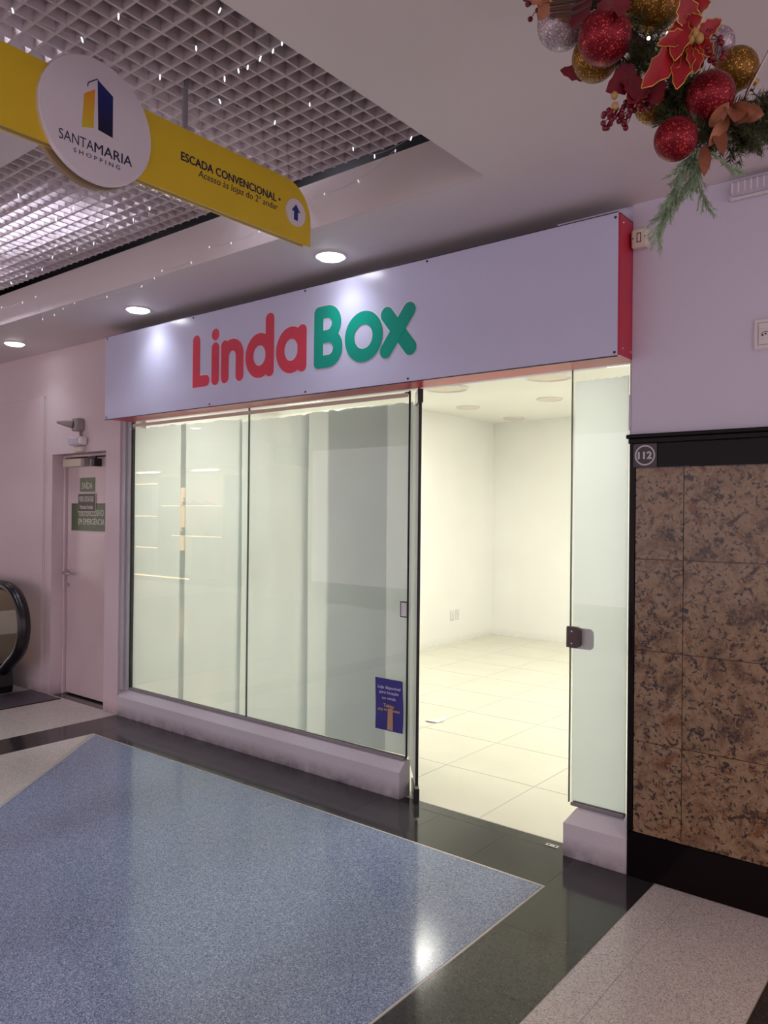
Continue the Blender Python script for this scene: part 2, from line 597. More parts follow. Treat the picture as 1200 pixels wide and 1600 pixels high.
# blue terrazzo field with a thin pale strip round it
BL = [(-4.789, 2.872), (-1.455, 2.872), (-1.455, -2.6), (-0.6, -2.6), (-2.0, -2.6), (-2.0, -0.59)]
tile_poly([(-4.775, 2.868), (-1.457, 2.868), (-1.457, -1.25)], M['terrazzo'], 'blue_terrazzo_panel')
tile_poly([(-4.795, 2.880), (-1.447, 2.880), (-1.447, 2.870), (-4.779, 2.870)], M['terrazzo_edge'], 'edge_strip')
tile_poly([(-1.455, 2.868), (-1.447, 2.868), (-1.447, -1.26), (-1.455, -1.25)], M['terrazzo_edge'], 'edge_strip')
def diag(t): return (-4.795+(3.34)*t, 2.880-(4.135)*t)
tile_poly([(-4.795, 2.880), (-4.779, 2.870), (-1.457, -1.248), (-1.457, -1.268)], M['terrazzo_edge'], 'edge_strip')
# dark band along the shop front, then the two bands running out into the concourse
tile_grid([-4.82 + i*0.3743 for i in range(7)], [2.882, 3.262], M['black_tile'], 'dark_band_tile', .0012)
tile_grid([-2.5742 + i*0.3743 for i in range(4)], [2.882, 3.226], M['black_tile'], 'dark_band_tile', .0012)
tile_grid([-1.445, -1.112], [-1.6+0.3743*i for i in range(12)] + [2.882], M['black_tile'], 'dark_band_tile', .0012)
tile_poly([(-1.45, 2.882), (-1.112, 2.882), (-1.112, 3.188), (-1.45, 3.225)], M['black_tile'], 'dark_band_tile')
tile_poly([(-5.135, 2.882), (-4.822, 2.882), (-4.822, 3.262), (-5.135, 3.262)], M['black_tile'], 'dark_band_tile')
tile_grid([-5.135, -4.822], [-1.98+0.374*i for i in range(13)] + [2.882], M['black_tile'], 'dark_band_tile', .0012)
# threshold strip of the doorway
tile_grid([-2.572, -2.2, -1.762, -1.3], [3.227, 3.306], M['black_tile'], 'threshold_tile', .003)
# right: grey granite slabs between two dark bands
ys = [3.188-1.058*i for i in range(5)][::-1]
tile_grid([-1.110, -0.975, -0.592], ys, M['grey_tile'], 'grey_granite_slab', .002)
tile_grid([-0.590, -0.26], steps(-1.0, 3.188, .374), M['black_tile'], 'dark_band_tile', .0012)
tile_grid([-0.258, 0.3, 0.9, 1.5, 2.1], ys, M['grey_tile'], 'grey_granite_slab', .002)
# left: beige granite slabs
tile_grid([-5.9, -5.137], [-1.9, -0.4, 1.1, 2.68, 3.265], M['beige_tile'], 'beige_granite_slab', .002)
tile_poly([(-4.818, 2.865), (-4.818, 2.2), (-4.26, 2.2)], M['beige_tile'], 'beige_granite_slab')
tile_poly([(-4.818, 2.198), (-4.818, 1.1), (-3.37, 1.1), (-4.258, 2.198)], M['beige_tile'], 'beige_granite_slab')
tile_poly([(-4.818, 1.098), (-4.818, -1.6), (-1.46, -1.6), (-1.46, -1.28), (-3.368, 1.098)], M['beige_tile'], 'beige_granite_slab')
tile_grid(steps(-11.8, -5.902, 1.0), steps(-3.0, 2.4, .9), M['beige_tile'], 'beige_granite_slab', .002)
# dark sill of the fire door
tile_poly([(-6.09, 3.267), (-5.315, 3.267), (-5.315, 3.40), (-6.09, 3.40)], M['black_tile'], 'threshold_tile')
# shop tiles
T = 0.5855
xs = [-5.095] + [-2.613 + T*i for i in range(-4, 3)] + [-1.2]
ysb = [3.308] + [3.893 + T*i for i in range(0, 8)] + [8.57]
tile_grid(xs, ysb, M['shop_tile'], 'cream_floor_tile', .005)

# ------------------------------------------------------------------ walls
wl = struct(obj('wall_left', MB()
    .box(-12, -6.10, 3.25, 3.45, 0, 2.9)
    .box(-6.10, -5.31, 3.25, 3.45, 1.972, 2.9)
    .box(-5.31, -5.12, 3.25, 3.45, 0, 2.9), M['wall_left']), 'white wall, tinted pink for the light, with the recessed fire door', 'wall')
obj('wall_panel', MB().bbox(-12, -6.232, 3.240, 3.2505, 0.0, 2.462, .003), M['wall_left'], wl)
obj('conduit_strip', MB().bbox(-6.228, -6.214, 3.244, 3.2505, 0.02, 2.465, .002), M['wall_left'], wl)
wh = struct(obj('wall_front', MB().box(-5.12, -1.23, 3.26, 3.44, 2.197, 2.9), M['wall']), 'lintel wall behind the shop sign', 'wall')
wr = struct(obj('wall_right', MB().box(-1.229, 4.2, 3.2, 3.42, 0, 2.9), M['wall']), 'white wall, tinted lilac for the light, above brown granite cladding', 'wall')
struct(obj('wall_shop_left', MB().box(-5.29, -5.09, 3.45, 8.75, 0, 2.9), M['shop_wall']), 'cream white left wall of the empty shop', 'wall')
struct(obj('wall_shop_back', MB().box(-5.09, -1.18, 8.565, 8.75, 0, 2.9), M['shop_wall']), 'cream white back wall of the empty shop', 'wall')
struct(obj('wall_shop_right', MB().box(-1.18, -1.0, 3.42, 8.75, 0, 2.9), M['shop_wall']), 'cream white right wall of the empty shop', 'wall')
obj('aluminium_jamb', MB().bbox(-1.2365, -1.2293, 3.202, 3.235, 0.150, 2.16, .001).box(-1.2855, -1.2293, 3.328, 3.40, 0.189, 2.196), M['jamb'], wr)
obj('cable_clip', MB().bbox(-1.2395, -1.2295, 3.194, 3.2015, 1.87, 2.02, .002), M['diffuser'], wr)

# granite cladding of the right wall: a plinth, slabs, a black frieze and a cap
for k, (x0, x1) in enumerate([(-1.229, -0.55), (-0.548, 0.15), (0.152, 0.9), (0.902, 1.7)]):
    obj('black_plinth_slab', MB().bbox(x0, x1, 3.186, 3.2005, 0.001, 0.188, .002), M['black_gloss'], wr)
obj('black_edge_trim', MB().bbox(-1.229, -1.206, 3.184, 3.2005, 0.189, 1.81, .002), M['black_gloss'], wr)
gx = [-1.205, -1.007, -0.628, -0.249, 0.130, 0.509, 0.888, 1.267, 1.646]
gz = [0.189, 0.571, 0.951, 1.330, 1.710]
for i in range(len(gx)-1):
    for j in range(4):
        o = obj('granite_slab', MB().bbox(gx[i]+.001, gx[i+1]-.001, 3.188, 3.2005, gz[j]+.001, gz[j+1]-.001, .0015), M['granite'], wr)
for (x0, x1) in [(-1.113, -0.249), (-0.248, 0.7), (0.701, 1.65)]:
    obj('black_frieze_slab', MB().bbox(x0, x1, 3.186, 3.2005, 1.711, 1.810, .0015), M['black_gloss'], wr)
    xx = x0 if x0 > -1 else -1.242
    obj('black_cap_moulding', MB().bbox(xx, x1, 3.170, 3.2005, 1.832, 1.850, .004).bbox(xx+.008, x1, 3.178, 3.2005, 1.811, 1.833, .003), M['black_gloss'], wr)
pq = thing('number_plaque', 'small dark square plaque with 112 in a white ring', 'sign', (-1.164, 3.187, 1.762))
obj('plate', MB().bbox(-1.214, -1.115, 3.183, 3.2005, 1.7115, 1.810, .001), M['plaque'], pq)
u, w_ = Vector((1,0,0)), Vector((0,0,1))
cc = Vector((-1.164, 3.183, 1.761))
obj('ring', MB().ring(circ(cc, u, w_, .0425), circ(cc, u, w_, .0365), (0, -.0012, 0)), M['plaque_white'], pq)
obj('number', text_mb('112', cc, (1,0,0), (0,0,1), .056, .029, .0012, .03), M['plaque_white'], pq)

# ------------------------------------------------------------------ curbs of the shop front
def curb(name, x0, x1, yf, ch, label, t):
    P = [(yf, 0.0), (yf, 0.140), (yf+ch, 0.188), (3.345, 0.188), (3.345, 0.0)]
    m = MB().extrude([(x0, y, z) for y, z in P], (x1-x0, 0, 0))
    return struct(obj(name, m, M['curb']), label, 'curb')
curb('trim_1', -5.119, -2.484, 3.25, .052, 'long pinkish white chamfered curb under the left shop window', 1)
c2 = MB()
P = [(3.19, 0.0), (3.19, 0.145), (3.27, 0.187), (3.345, 0.187), (3.345, 0.0)]
c2.add([(-1.519 + (0 if z < .16 else .022), y, z) for y, z in P] + [(-1.229, y, z) for y, z in P],
       [(4,3,2,1,0), (5,6,7,8,9), (0,1,6,5), (1,2,7,6), (2,3,8,7), (3,4,9,8), (4,0,5,9)])
struct(obj('trim_2', c2, M['curb']), 'short pinkish white chamfered curb under the narrow right window', 'curb')

# ------------------------------------------------------------------ ceiling with the open-cell coffer
CX0, CX1, CY0, CY1 = -7.0, -1.585, 0.15, 2.575
cm = MB()
cm.box(-16, CX0, -5, 3.27, ZC, ZC+.06).box(CX1, 4.2, -5, 3.21, ZC, ZC+.06)
cm.box(CX0, CX1, -5, CY0, ZC, ZC+.06).box(CX0, CX1, CY1, 3.27, ZC, ZC+.06)
ceil = struct(obj('ceiling', cm, M['ceiling']), 'flat pale mall ceiling around the open-cell coffer', 'ceiling')
FT = 3.038
obj('coffer_fascia', MB().box(CX0-.04, CX1+.04, CY1, CY1+.04, ZC+.06, FT).box(CX0, CX1, CY1-.001, CY1+.001, ZC, ZC+.06), M['ceiling'], ceil)
obj('coffer_fascia', MB().box(CX0-.04, CX1+.04, CY0-.04, CY0, ZC+.06, FT), M['ceiling'], ceil)
obj('coffer_fascia', MB().box(CX1, CX1+.04, CY0, CY1, ZC+.06, FT), M['ceiling'], ceil)
obj('coffer_fascia', MB().box(CX0-.04, CX0, CY0, CY1, ZC+.06, FT), M['ceiling'], ceil)
e = .35
obj('plenum_shell', MB().box(CX0-e, CX1+e, CY0-e, CY1+e, 3.62, 3.68), M['plenum'], ceil)
obj('plenum_side', MB().box(CX0-e-.04, CX0-e, CY0-e, CY1+e, ZC+.06, 3.62).box(CX1+e, CX1+e+.04, CY0-e, CY1+e, ZC+.06, 3.62)
    .box(CX0-e, CX1+e, CY0-e-.04, CY0-e, ZC+.06, 3.62).box(CX0-e, CX1+e, CY1+e, CY1+e+.04, ZC+.06, 3.62), M['dark'], ceil)  # sides blackened so the colour carries the shade above the fascia

# open-cell grille: every blade is a piece
gr = sempty('ceiling_grille', 'white open-cell grid ceiling hanging in the coffer', 'grille', (-1.59, 2.56, 3.05))
PIT = 0.0695
bx_mesh = MB().box(-.0042, .0042, -(CY1-CY0-.05)/2, (CY1-CY0-.05)/2, 0, .050).mesh('grille_blade')
bx_mesh.materials.append(M['grille'])
bw_mesh = MB().box(-.0065, .0065, -(CY1-CY0-.05)/2, (CY1-CY0-.05)/2, 0, .056).mesh('grille_blade')
bw_mesh.materials.append(M['grille'])
by_mesh = MB().box(-(CX1-CX0-.03)/2, (CX1-CX0-.03)/2, -.0042, .0042, 0.0004, .0504).mesh('grille_blade')
by_mesh.materials.append(M['grille'])
byw_mesh = MB().box(-(CX1-CX0-.03)/2, (CX1-CX0-.03)/2, -.0065, .0065, 0.0004, .0564).mesh('grille_blade')
byw_mesh.materials.append(M['grille'])
def blade(me, p):
    o = bpy.data.objects.new('grille_blade', me); COL.objects.link(o)
    o.parent = gr; o.location = Vector(p) - Vector((-1.59, 2.56, 3.05))
x = -1.85 + PIT*3
i = 0
while x > CX0+.03:
    if x < CX1-.02: blade(bw_mesh if i % 9 == 5 else bx_mesh, (x, (CY0+CY1)/2-.01, 3.05))
    x -= PIT; i += 1
y = 1.900 + PIT*9
i = 0
while y > CY0+.03:
    blade(byw_mesh if i % 9 == 6 else by_mesh, ((CX0+CX1)/2, y, 3.05))
    y -= PIT; i += 1
# a solid panel dropped into the grille
obj('solid_panel', MB().bbox(-3.62, -3.16, 1.16, 1.62, 3.044, 3.052, .002), M['white_sign'], gr)

# fluorescent fittings above the grille
def tube_fitting(loc, length, along, label):
    t = thing('fluorescent_fitting', label, 'ceiling light', loc, None)
    x, y, z = loc
    d = Vector((1,0,0)) if along == 'x' else Vector((0,1,0))
    s = Vector((0,1,0)) if along == 'x' else Vector((1,0,0))
    c = Vector(loc)
    def bx(a, b, s0, s1, z0, z1):
        p = c+d*a+s*s0; q = c+d*b+s*s1
        return MB().bbox(min(p.x,q.x), max(p.x,q.x), min(p.y,q.y), max(p.y,q.y), z+z0, z+z1, .004)
    obj('housing', bx(-length/2, length/2, -.075, .075, .02, .07), M['white_plastic'], t)
    for sg in (-1, 1):
        obj('spread_flange', bx(-length/2, length/2, *sorted((.076*sg, .082*sg)), -.06, .07), M['white_plastic'], t)  # side flanges added to narrow the spread of the tube light
        obj('tube', MB().tube([c+d*(-length/2+.03)+s*(.04*sg), c+d*(length/2-.03)+s*(.04*sg)], .013, 8), M['tube'], t, True)
    for sg in (-.3, .3):
        obj('hanger', MB().tube([c+d*(length*sg)+Vector((0,0,.07)), c+d*(length*sg)+Vector((0,0,3.625-z))], .004, 6), M['alu'], t)
    return t
tube_fitting((-2.80, 1.95, 3.34), 1.2, 'y', 'fluorescent fitting glowing above the grille behind the yellow sign')
tube_fitting((-2.72, 0.62, 3.34), 1.2, 'y', 'fluorescent fitting above the grille nearest the camera')
tube_fitting((-4.05, 2.05, 3.34), 1.2, 'x', 'fluorescent fitting above the grille left of the round sign')
tube_fitting((-5.45, 2.15, 3.34), 1.2, 'x', 'fluorescent fitting above the grille at the far left')

# ------------------------------------------------------------------ downlights
def downlight(x, y, label, watts, rgb=(0.84, 0.92, 1.0), group='recessed downlights of the mall ceiling', r=.083):
    t = thing('recessed_downlight', label, 'ceiling light', (x, y, ZC), group)
    obj('trim_ring', MB().lathe([(r, -.0005), (r, -.006), (r-.006, -.009), (r-.014, -.006), (r-.014, -.0005)], (x, y, ZC), 36, caps=False), M['white_plastic'], t, True)
    obj('lens', MB().lathe([(r-.0145, -.0008), (r-.0145, -.008), (r*.72, -.017), (r*.4, -.021)], (x, y, ZC), 36), M['lens'], t, True)
    ld = bpy.data.lights.new('downlight_lamp', 'AREA')
    ld.shape = 'DISK'; ld.size = .13; ld.spread = math.radians(112); ld.energy = watts; ld.color = rgb
    lo = bpy.data.objects.new('downlight_lamp', ld); COL.objects.link(lo)
    lo.parent = t; lo.location = (0, 0, -.023)
    return t
downlight(-2.690, 2.900, 'lit round downlight in front of the shop sign below the yellow sign tip', DOWNLIGHT_W)
downlight(-4.395, 2.908, 'lit round downlight above the left end of the shop sign', DOWNLIGHT_W)
downlight(-6.067, 2.912, 'lit round downlight above the fire door wall', DOWNLIGHT_W)
downlight(-7.74, 2.912, 'lit round downlight beyond the left edge above the escalator', DOWNLIGHT_W)
downlight(0.95, 1.75, 'added warm downlight right of the garland, standing in for a lit store', WARM_W, (1.0, .62, .38))  # added lamp; gives the garland the warm light of an unseen store
downlight(-0.2, -1.2, 'lit round downlight in the ceiling behind the camera', 6.0)
downlight(-4.5, -1.2, 'lit round downlight in the ceiling across the concourse', 6.0)

downlight(-9.68, -0.17, 'lit round downlight over the far left concourse, seen in the window reflection', 3.0)
downlight(-9.72, -0.84, 'lit round downlight over the far left concourse, the one nearer the shoe shop', 3.0)
# ------------------------------------------------------------------ shoe shop across the concourse, mirrored in the window
struct(obj('wall_opposite', MB().box(-15.9, -10.6, -3.30, -3.2, 2.42, 2.9).box(-10.8, -10.6, -4.2, -3.2, 0, 2.42).box(-15.9, -15.7, -4.2, -3.2, 0, 2.42)
    .box(-15.9, -10.6, -4.35, -4.2, 0, 2.9), plain('warm_beige_shop_wall', (206, 178, 150), .6)), 'warm beige shoe shop front across the concourse', 'wall')
dsu = thing('shoe_display', 'lit shoe display shelves across the concourse, mirrored in the window', 'shelf', (-13.3, -4.0, 0))
SHELF = plain('dark_wood_shelf', (92, 70, 58), .5)
WARM = glow('warm_shelf_led', (255, 206, 150), 5.0)
for (xa, xb, zz) in [(-14.5, -12.4, 1.68), (-14.1, -12.4, 1.04), (-15.6, -14.6, 2.17), (-15.6, -14.6, 1.45), (-15.6, -14.6, .75)]:
    obj('shelf_board', MB().bbox(xa, xb, -4.0, -3.6, zz-.03, zz, .004), SHELF, dsu)
    obj('led_strip', MB().box(xa+.02, xb-.02, -3.599, -3.594, zz-.026, zz-.008), WARM, dsu)
obj('led_post', MB().box(-14.24, -14.16, -3.99, -3.93, .68, 2.07), WARM, dsu)
for xx in (-14.56, -12.36):
    obj('upright', MB().bbox(xx-.03, xx+.03, -4.15, -3.6, 0, 2.3, .004), SHELF, dsu)
obj('dark_cabinet', MB().bbox(-13.6, -12.45, -4.15, -3.75, .14, .98, .006), plain('grey_cabinet', (110, 112, 116), .5), dsu)
obj('base_plinth', MB().bbox(-15.6, -12.4, -4.0, -3.55, 0, .14, .005), SHELF, dsu)
obj('led_strip', MB().box(-15.5, -13.4, -3.549, -3.544, .10, .13), WARM, dsu)
def shoe(x, z, rgb, lab):
    t = thing('shoe', lab, 'shoe', (x, -3.75, z), None)
    mt = plain('shoe_leather', rgb, .4)
    obj('sole', MB().extrude([(x-.13, -3.79, z+.001), (x+.13, -3.79, z+.001), (x+.14, -3.79, z+.025), (x+.02, -3.79, z+.035), (x-.10, -3.79, z+.085), (x-.13, -3.79, z+.085)], (0, .08, 0)), SHELF, t)
    obj('upper', MB().tube([(x+.12, -3.75, z+.05), (x+.06, -3.75, z+.07), (x-.02, -3.75, z+.095), (x-.09, -3.75, z+.13), (x-.12, -3.75, z+.14)], [.02, .035, .036, .038, .03], 12), mt, t, True)
shoe(-13.75, 1.68, (236, 170, 130), 'peach sandal on the top mirrored shelf, left of the pink shoe')
shoe(-13.0, 1.68, (240, 90, 130), 'bright pink shoe on the top mirrored shelf')
shoe(-13.4, 1.68, (220, 190, 170), 'pale beige sandal on the top mirrored shelf between two shoes')
shoe(-13.8, 1.04, (60, 50, 50), 'dark shoe on the middle mirrored shelf')
shoe(-13.0, 1.04, (200, 150, 110), 'tan shoe on the middle mirrored shelf')
def warm_panel(x, label):
    t = thing('shop_ceiling_lamp', label, 'ceiling light', (x, -3.55, 2.40), None)
    obj('lens', MB().bbox(x-.35, x+.35, -3.62, -3.48, 2.405, 2.415, .002), glow('warm_lamp_lens', (255, 226, 190), 6.0), t)
    ld = bpy.data.lights.new('shop_lamp', 'AREA'); ld.shape = 'RECTANGLE'; ld.size = .7; ld.size_y = .14
    ld.energy = 26.0; ld.color = (1.0, .80, .58)
    lo = bpy.data.objects.new('shop_lamp', ld); COL.objects.link(lo); lo.parent = t; lo.location = (0, 0, -.004)
obj('soffit', MB().box(-15.7, -10.8, -4.2, -3.3, 2.42, 2.46), M['white_plastic'], bpy.data.objects['wall_opposite'])
warm_panel(-14.9, 'long warm lamp under the shoe shop soffit, farther from the camera')
warm_panel(-12.9, 'long warm lamp under the shoe shop soffit, nearer the camera')
# ------------------------------------------------------------------ shop interior ceiling
SZ, UZ = 2.40, 2.69
sh = struct(obj('ceiling_shop', MB().box(-5.09, -1.18, 3.44, 4.86, SZ, SZ+.05).box(-5.09, -1.18, 4.82, 4.86, SZ+.05, SZ+.12)
    .box(-5.09, -1.18, 3.44, 8.565, UZ, UZ+.06), M['shop_ceil']), 'white stepped ceiling of the empty shop', 'ceiling')
cov = thing('cove_light_strip', 'led strip lying in the cove behind the lowered shop ceiling edge', 'light strip', (-3.1, 4.83, SZ+.05))
obj('channel', MB().box(-5.05, -1.22, 4.76, 4.815, SZ+.0505, SZ+.07), M['white_plastic'], cov)
obj('diffuser', MB().box(-5.05, -1.22, 4.765, 4.81, SZ+.0705, SZ+.08), glow('warm_led_strip', (255, 250, 232), 7.0), cov)
def ring_lamp(x, y, z, r, label, group):
    t = thing('flush_ceiling_lamp', label, 'ceiling light', (x, y, z), group)
    obj('trim_ring', MB().lathe([(r, -.0005), (r, -.012), (r-.008, -.016), (r-.016, -.010), (r-.016, -.0005)], (x, y, z), 40, caps=False), M['white_plastic'], t, True)
    obj('diffuser', MB().lathe([(r-.0165, -.0008), (r-.0165, -.007), (r*.5, -.009)], (x, y, z), 40), M['cream_plastic'], t, True)
ring_lamp(-3.05, 4.49, SZ, .155, 'large round lamp in the lowered shop ceiling by the door hinge', None)
ring_lamp(-2.27, 4.49, SZ, .155, 'large round lamp in the lowered shop ceiling by the right glass panel', None)
ring_lamp(-4.557, 7.13, UZ, .13, 'round lamp in the high shop ceiling near the left wall', None)
ring_lamp(-3.564, 7.09, UZ, .13, 'round lamp in the high shop ceiling nearest the right glass panel', None)
ring_lamp(-4.61, 8.24, UZ, .13, 'round lamp in the high shop ceiling close to the back corner', None)
def fill_panel(x, y, z, s, watts, label):  # unseen panels added to brighten the shop and backlight the window sheets
    t = thing('fill_panel', label, 'ceiling light', (x, y, z))
    obj('frame', MB().bbox(x-s/2-.015, x+s/2+.015, y-s/2-.015, y+s/2+.015, z-.018, z-.0005, .003), M['white_plastic'], t)
    obj('diffuser', MB().box(x-s/2, x+s/2, y-s/2, y+s/2, z-.0195, z-.0182), glow('fill_panel_glow', (255, 251, 236), 5.0), t)
    ld = bpy.data.lights.new('fill_lamp', 'AREA')
    ld.shape = 'SQUARE'; ld.size = s; ld.energy = watts; ld.color = (1.0, .975, .885)
    lo = bpy.data.objects.new('fill_lamp', ld); COL.objects.link(lo)
    lo.parent = t; lo.location = (0, 0, -.022)
fill_panel(-1.75, 5.7, UZ, .5, PANEL_W, 'unseen added light panel in the shop ceiling right of the doorway view')
fill_panel(-2.05, 7.4, UZ, .5, PANEL_W, 'unseen added light panel at the back right of the shop ceiling')
fill_panel(-1.62, 4.15, SZ, .4, PANEL_W*.5, 'unseen added light panel in the lowered ceiling over the doorway')
fill_panel(-4.3, 4.15, SZ, .4, PANEL_W*.6, 'unseen added light panel in the lowered ceiling behind the sheeted window')
fill_panel(-4.4, 5.9, UZ, .5, PANEL_W*.6, 'unseen added light panel in the high ceiling behind the sheeted window')

# sockets and a scrap of paper in the shop
for k, (yy, lab) in enumerate([(7.656, 'white wall socket on the shop left wall, nearer the door'), (7.768, 'white wall socket on the shop left wall, nearer the corner')]):
    t = thing('wall_socket', lab, 'socket', (-5.09, yy, .322), 'sockets on the shop left wall')
    obj('plate', MB().bbox(-5.0895, -5.081, yy-.036, yy+.036, .265, .385, .004), M['white_plastic'], t)
    obj('insert', MB().bbox(-5.0812, -5.078, yy-.018, yy+.018, .29, .36, .001), M['lock_back'], t)
    for zz in (.308, .325, .342):
        obj('hole', MB().lathe([(.004, 0), (.004, .0006)], (-5.078, yy, zz), 10, axis=0), M['hole'], t)
ps = MB()
pp = [(-3.30,4.62,.003),(-3.25,4.60,.012),(-3.19,4.63,.004),(-3.165,4.69,.02),(-3.19,4.72,.035),(-3.21,4.67,.008),(-3.26,4.68,.006)]
ps.add([Vector(p) for p in pp] + [Vector(p)-Vector((0,0,.0015)) for p in pp],
       [(0,1,6),(1,2,5),(1,5,6),(2,3,4),(2,4,5),(13,8,7),(12,9,8),(13,12,8),(11,10,9),(12,11,9),(0,7,8,1),(1,8,9,2),(2,9,10,3),(3,10,11,4),(4,11,12,5),(5,12,13,6),(6,13,7,0)])
tag(obj('paper_scrap', ps, M['paper'], loc=(-3.24, 4.66, 0.0)), 'crumpled white scrap of paper on the cream shop floor', 'paper')

# ------------------------------------------------------------------ storefront glazing
GY0, GY1 = 3.306, 3.316
w1 = sempty('window_1', 'large fixed shop window of two clear panes over the long curb', 'window', (-3.77, 3.31, .188))
obj('pane', MB().box(-5.040, -3.766, GY0, GY1, .205, 2.196), M['glass'], w1)
obj('pane', MB().box(-3.760, -2.486, GY0, GY1, .205, 2.196), M['glass'], w1)
obj('pane_joint', MB().box(-3.7655, -3.7605, GY0-.001, GY1+.001, .205, 2.196), M['glass_edge'], w1)
obj('pane_edge', MB().box(-2.4855, -2.481, GY0-.001, GY1+.001, .205, 2.17), M['seal'], w1)
obj('bottom_channel', MB().bbox(-5.09, -2.49, GY0-.010, GY0-.0015, .1885, .208, .002).bbox(-5.09, -2.49, GY1+.0015, GY1+.010, .1885, .208, .002), M['alu_grey'], w1)
obj('side_jamb', MB().bbox(-5.119, -5.078, 3.262, 3.345, .1885, 2.196, .003), M['jamb'], w1)
obj('side_jamb', MB().bbox(-5.077, -5.046, 3.282, 3.345, .1885, 2.196, .003), M['jamb'], w1)
obj('side_gasket', MB().box(-5.0455, -5.0405, 3.298, 3.325, .1885, 2.196), M['seal'], w1)
obj('top_channel', MB().bbox(-5.04, -2.486, GY0-.008, GY0-.0015, 2.135, 2.158, .002), M['cream_plastic'], w1)
obj('lock_keep', MB().ring([(-2.529, GY0-.0005, .955), (-2.4865, GY0-.0005, .955), (-2.4865, GY0-.0005, 1.04), (-2.529, GY0-.0005, 1.04)],
    [(-2.524, GY0-.0005, .961), (-2.4865, GY0-.0005, .961), (-2.4865, GY0-.0005, 1.034), (-2.524, GY0-.0005, 1.034)], (0, -.0015, 0)), M['patch'], w1)
obj('lock_keep_plate', MB().box(-2.5235, -2.487, GY0-.0015, GY0-.0006, .962, 1.033), M['lock_back'], w1)
obj('glass_clip', MB().bbox(-2.51, -2.482, GY0-.006, GY0-.0012, 2.150, 2.164, .002), M['seal'], w1)

w2 = sempty('window_2', 'narrow fixed glass panel right of the doorway over the short curb', 'window', (-1.41, 3.31, .187))
obj('pane', MB().box(-1.546, -1.287, GY0, GY1, .197, 2.196), M['glass'], w2)
obj('pane_edge', MB().box(-1.5505, -1.5465, GY0-.001, GY1+.001, .197, 2.196), M['glass_edge'], w2)
obj('bottom_channel', MB().bbox(-1.535, -1.287, GY0-.012, GY0-.0015, .1875, .203, .002).bbox(-1.535, -1.287, GY1+.0015, GY1+.012, .1875, .203, .002), M['alu_grey'], w2)
# lock box clamped on the free edge of the narrow panel
def lock_shape(x0, x1, z0, z1, r=.022):
    pts = [Vector((x0, 0, z0))]
    pts += circ((x1-r, 0, z0+r), (1,0,0), (0,0,1), r, n=8, a0=-PI/2, a1=0, closed=False)
    pts += circ((x1-r, 0, z1-r), (1,0,0), (0,0,1), r, n=8, a0=0, a1=PI/2, closed=False)
    pts += [Vector((x0, 0, z1))]
    return pts
lk = obj('lock_box', MB().extrude([p+Vector((0, GY0-.0205, 0)) for p in lock_shape(-1.556, -1.492, .907, 1.002)], (0, .020, 0)), M['lock'], w2)
obj('lock_cover', MB().extrude([p+Vector((0, GY0-.0225, 0)) for p in lock_shape(-1.556, -1.500, .913, .996)], (0, .0018, 0)), M['lock'], lk)
obj('screw', MB().lathe([(.004, 0), (.004, -.001)], (-1.53, GY0-.0227, .982), 10, axis=1), M['chrome'], lk)
obj('screw', MB().lathe([(.004, 0), (.004, -.001)], (-1.53, GY0-.0227, .927), 10, axis=1), M['chrome'], lk)
obj('lock_shadow_plate', MB().extrude([p+Vector((0, GY1+.0005, 0)) for p in lock_shape(-1.556, -1.440, .900, .995)], (0, .006, 0)), M['lock_back'], w2)  # plate drawn in place of the shadow shape beside the lock

# open frameless glass door, folded back inside behind the window
d2 = sempty('door_2', 'open frameless glass shop door covered with white paper, seen edge on', 'door', (-2.385, 3.272, 0))
dv = Vector((-.662, .749, 0)); nv = Vector((-.749, -.662, 0)); p0 = Vector((-2.385, 3.272, 0))
def slab(a, b, t0, t1, z0, z1):
    q = [p0+dv*a+nv*t0, p0+dv*b+nv*t0, p0+dv*b+nv*t1, p0+dv*a+nv*t1]
    return MB().extrude([v+Vector((0,0,z0)) for v in q], (0,0,z1-z0))
obj('glass_leaf', slab(.006, .80, -.005, .005, .012, 2.15), M['glass'], d2)
obj('edge_seal', slab(-.006, .0055, -.0075, .0075, .09, 2.10), M['seal'], d2)
cv = slab(.012, .79, .0055, .0065, .09, 2.13)
obj('paper_cover', cv, M['sheet_door'], d2)
obj('bottom_patch_fitting', slab(-.008, .17, -.014, .014, .006, .075), M['patch'], d2)
obj('top_patch_fitting', slab(-.008, .15, -.014, .014, 2.095, 2.165), M['patch'], d2)
obj('pivot', MB().lathe([(.012, 0.0005), (.012, .006)], p0+dv*.05, 16), M['chrome'], d2)
obj('top_pivot', MB().lathe([(.010, 2.165), (.010, 2.196)], p0+dv*.05, 16), M['chrome'], d2)
# floor keep of the door lock
kp = thing('floor_keep', 'small metal door keep let into the dark threshold by the right curb', 'door keep', (-1.60, 3.25, 0))
obj('plate', MB().bbox(-1.63, -1.57, 3.235, 3.262, .0003, .002, .0005), M['chrome'], kp)
for xx in (-1.617, -1.583):
    obj('screw', MB().lathe([(.005, .002), (.005, .003)], (xx, 3.2485, 0), 10), M['patch'], kp)

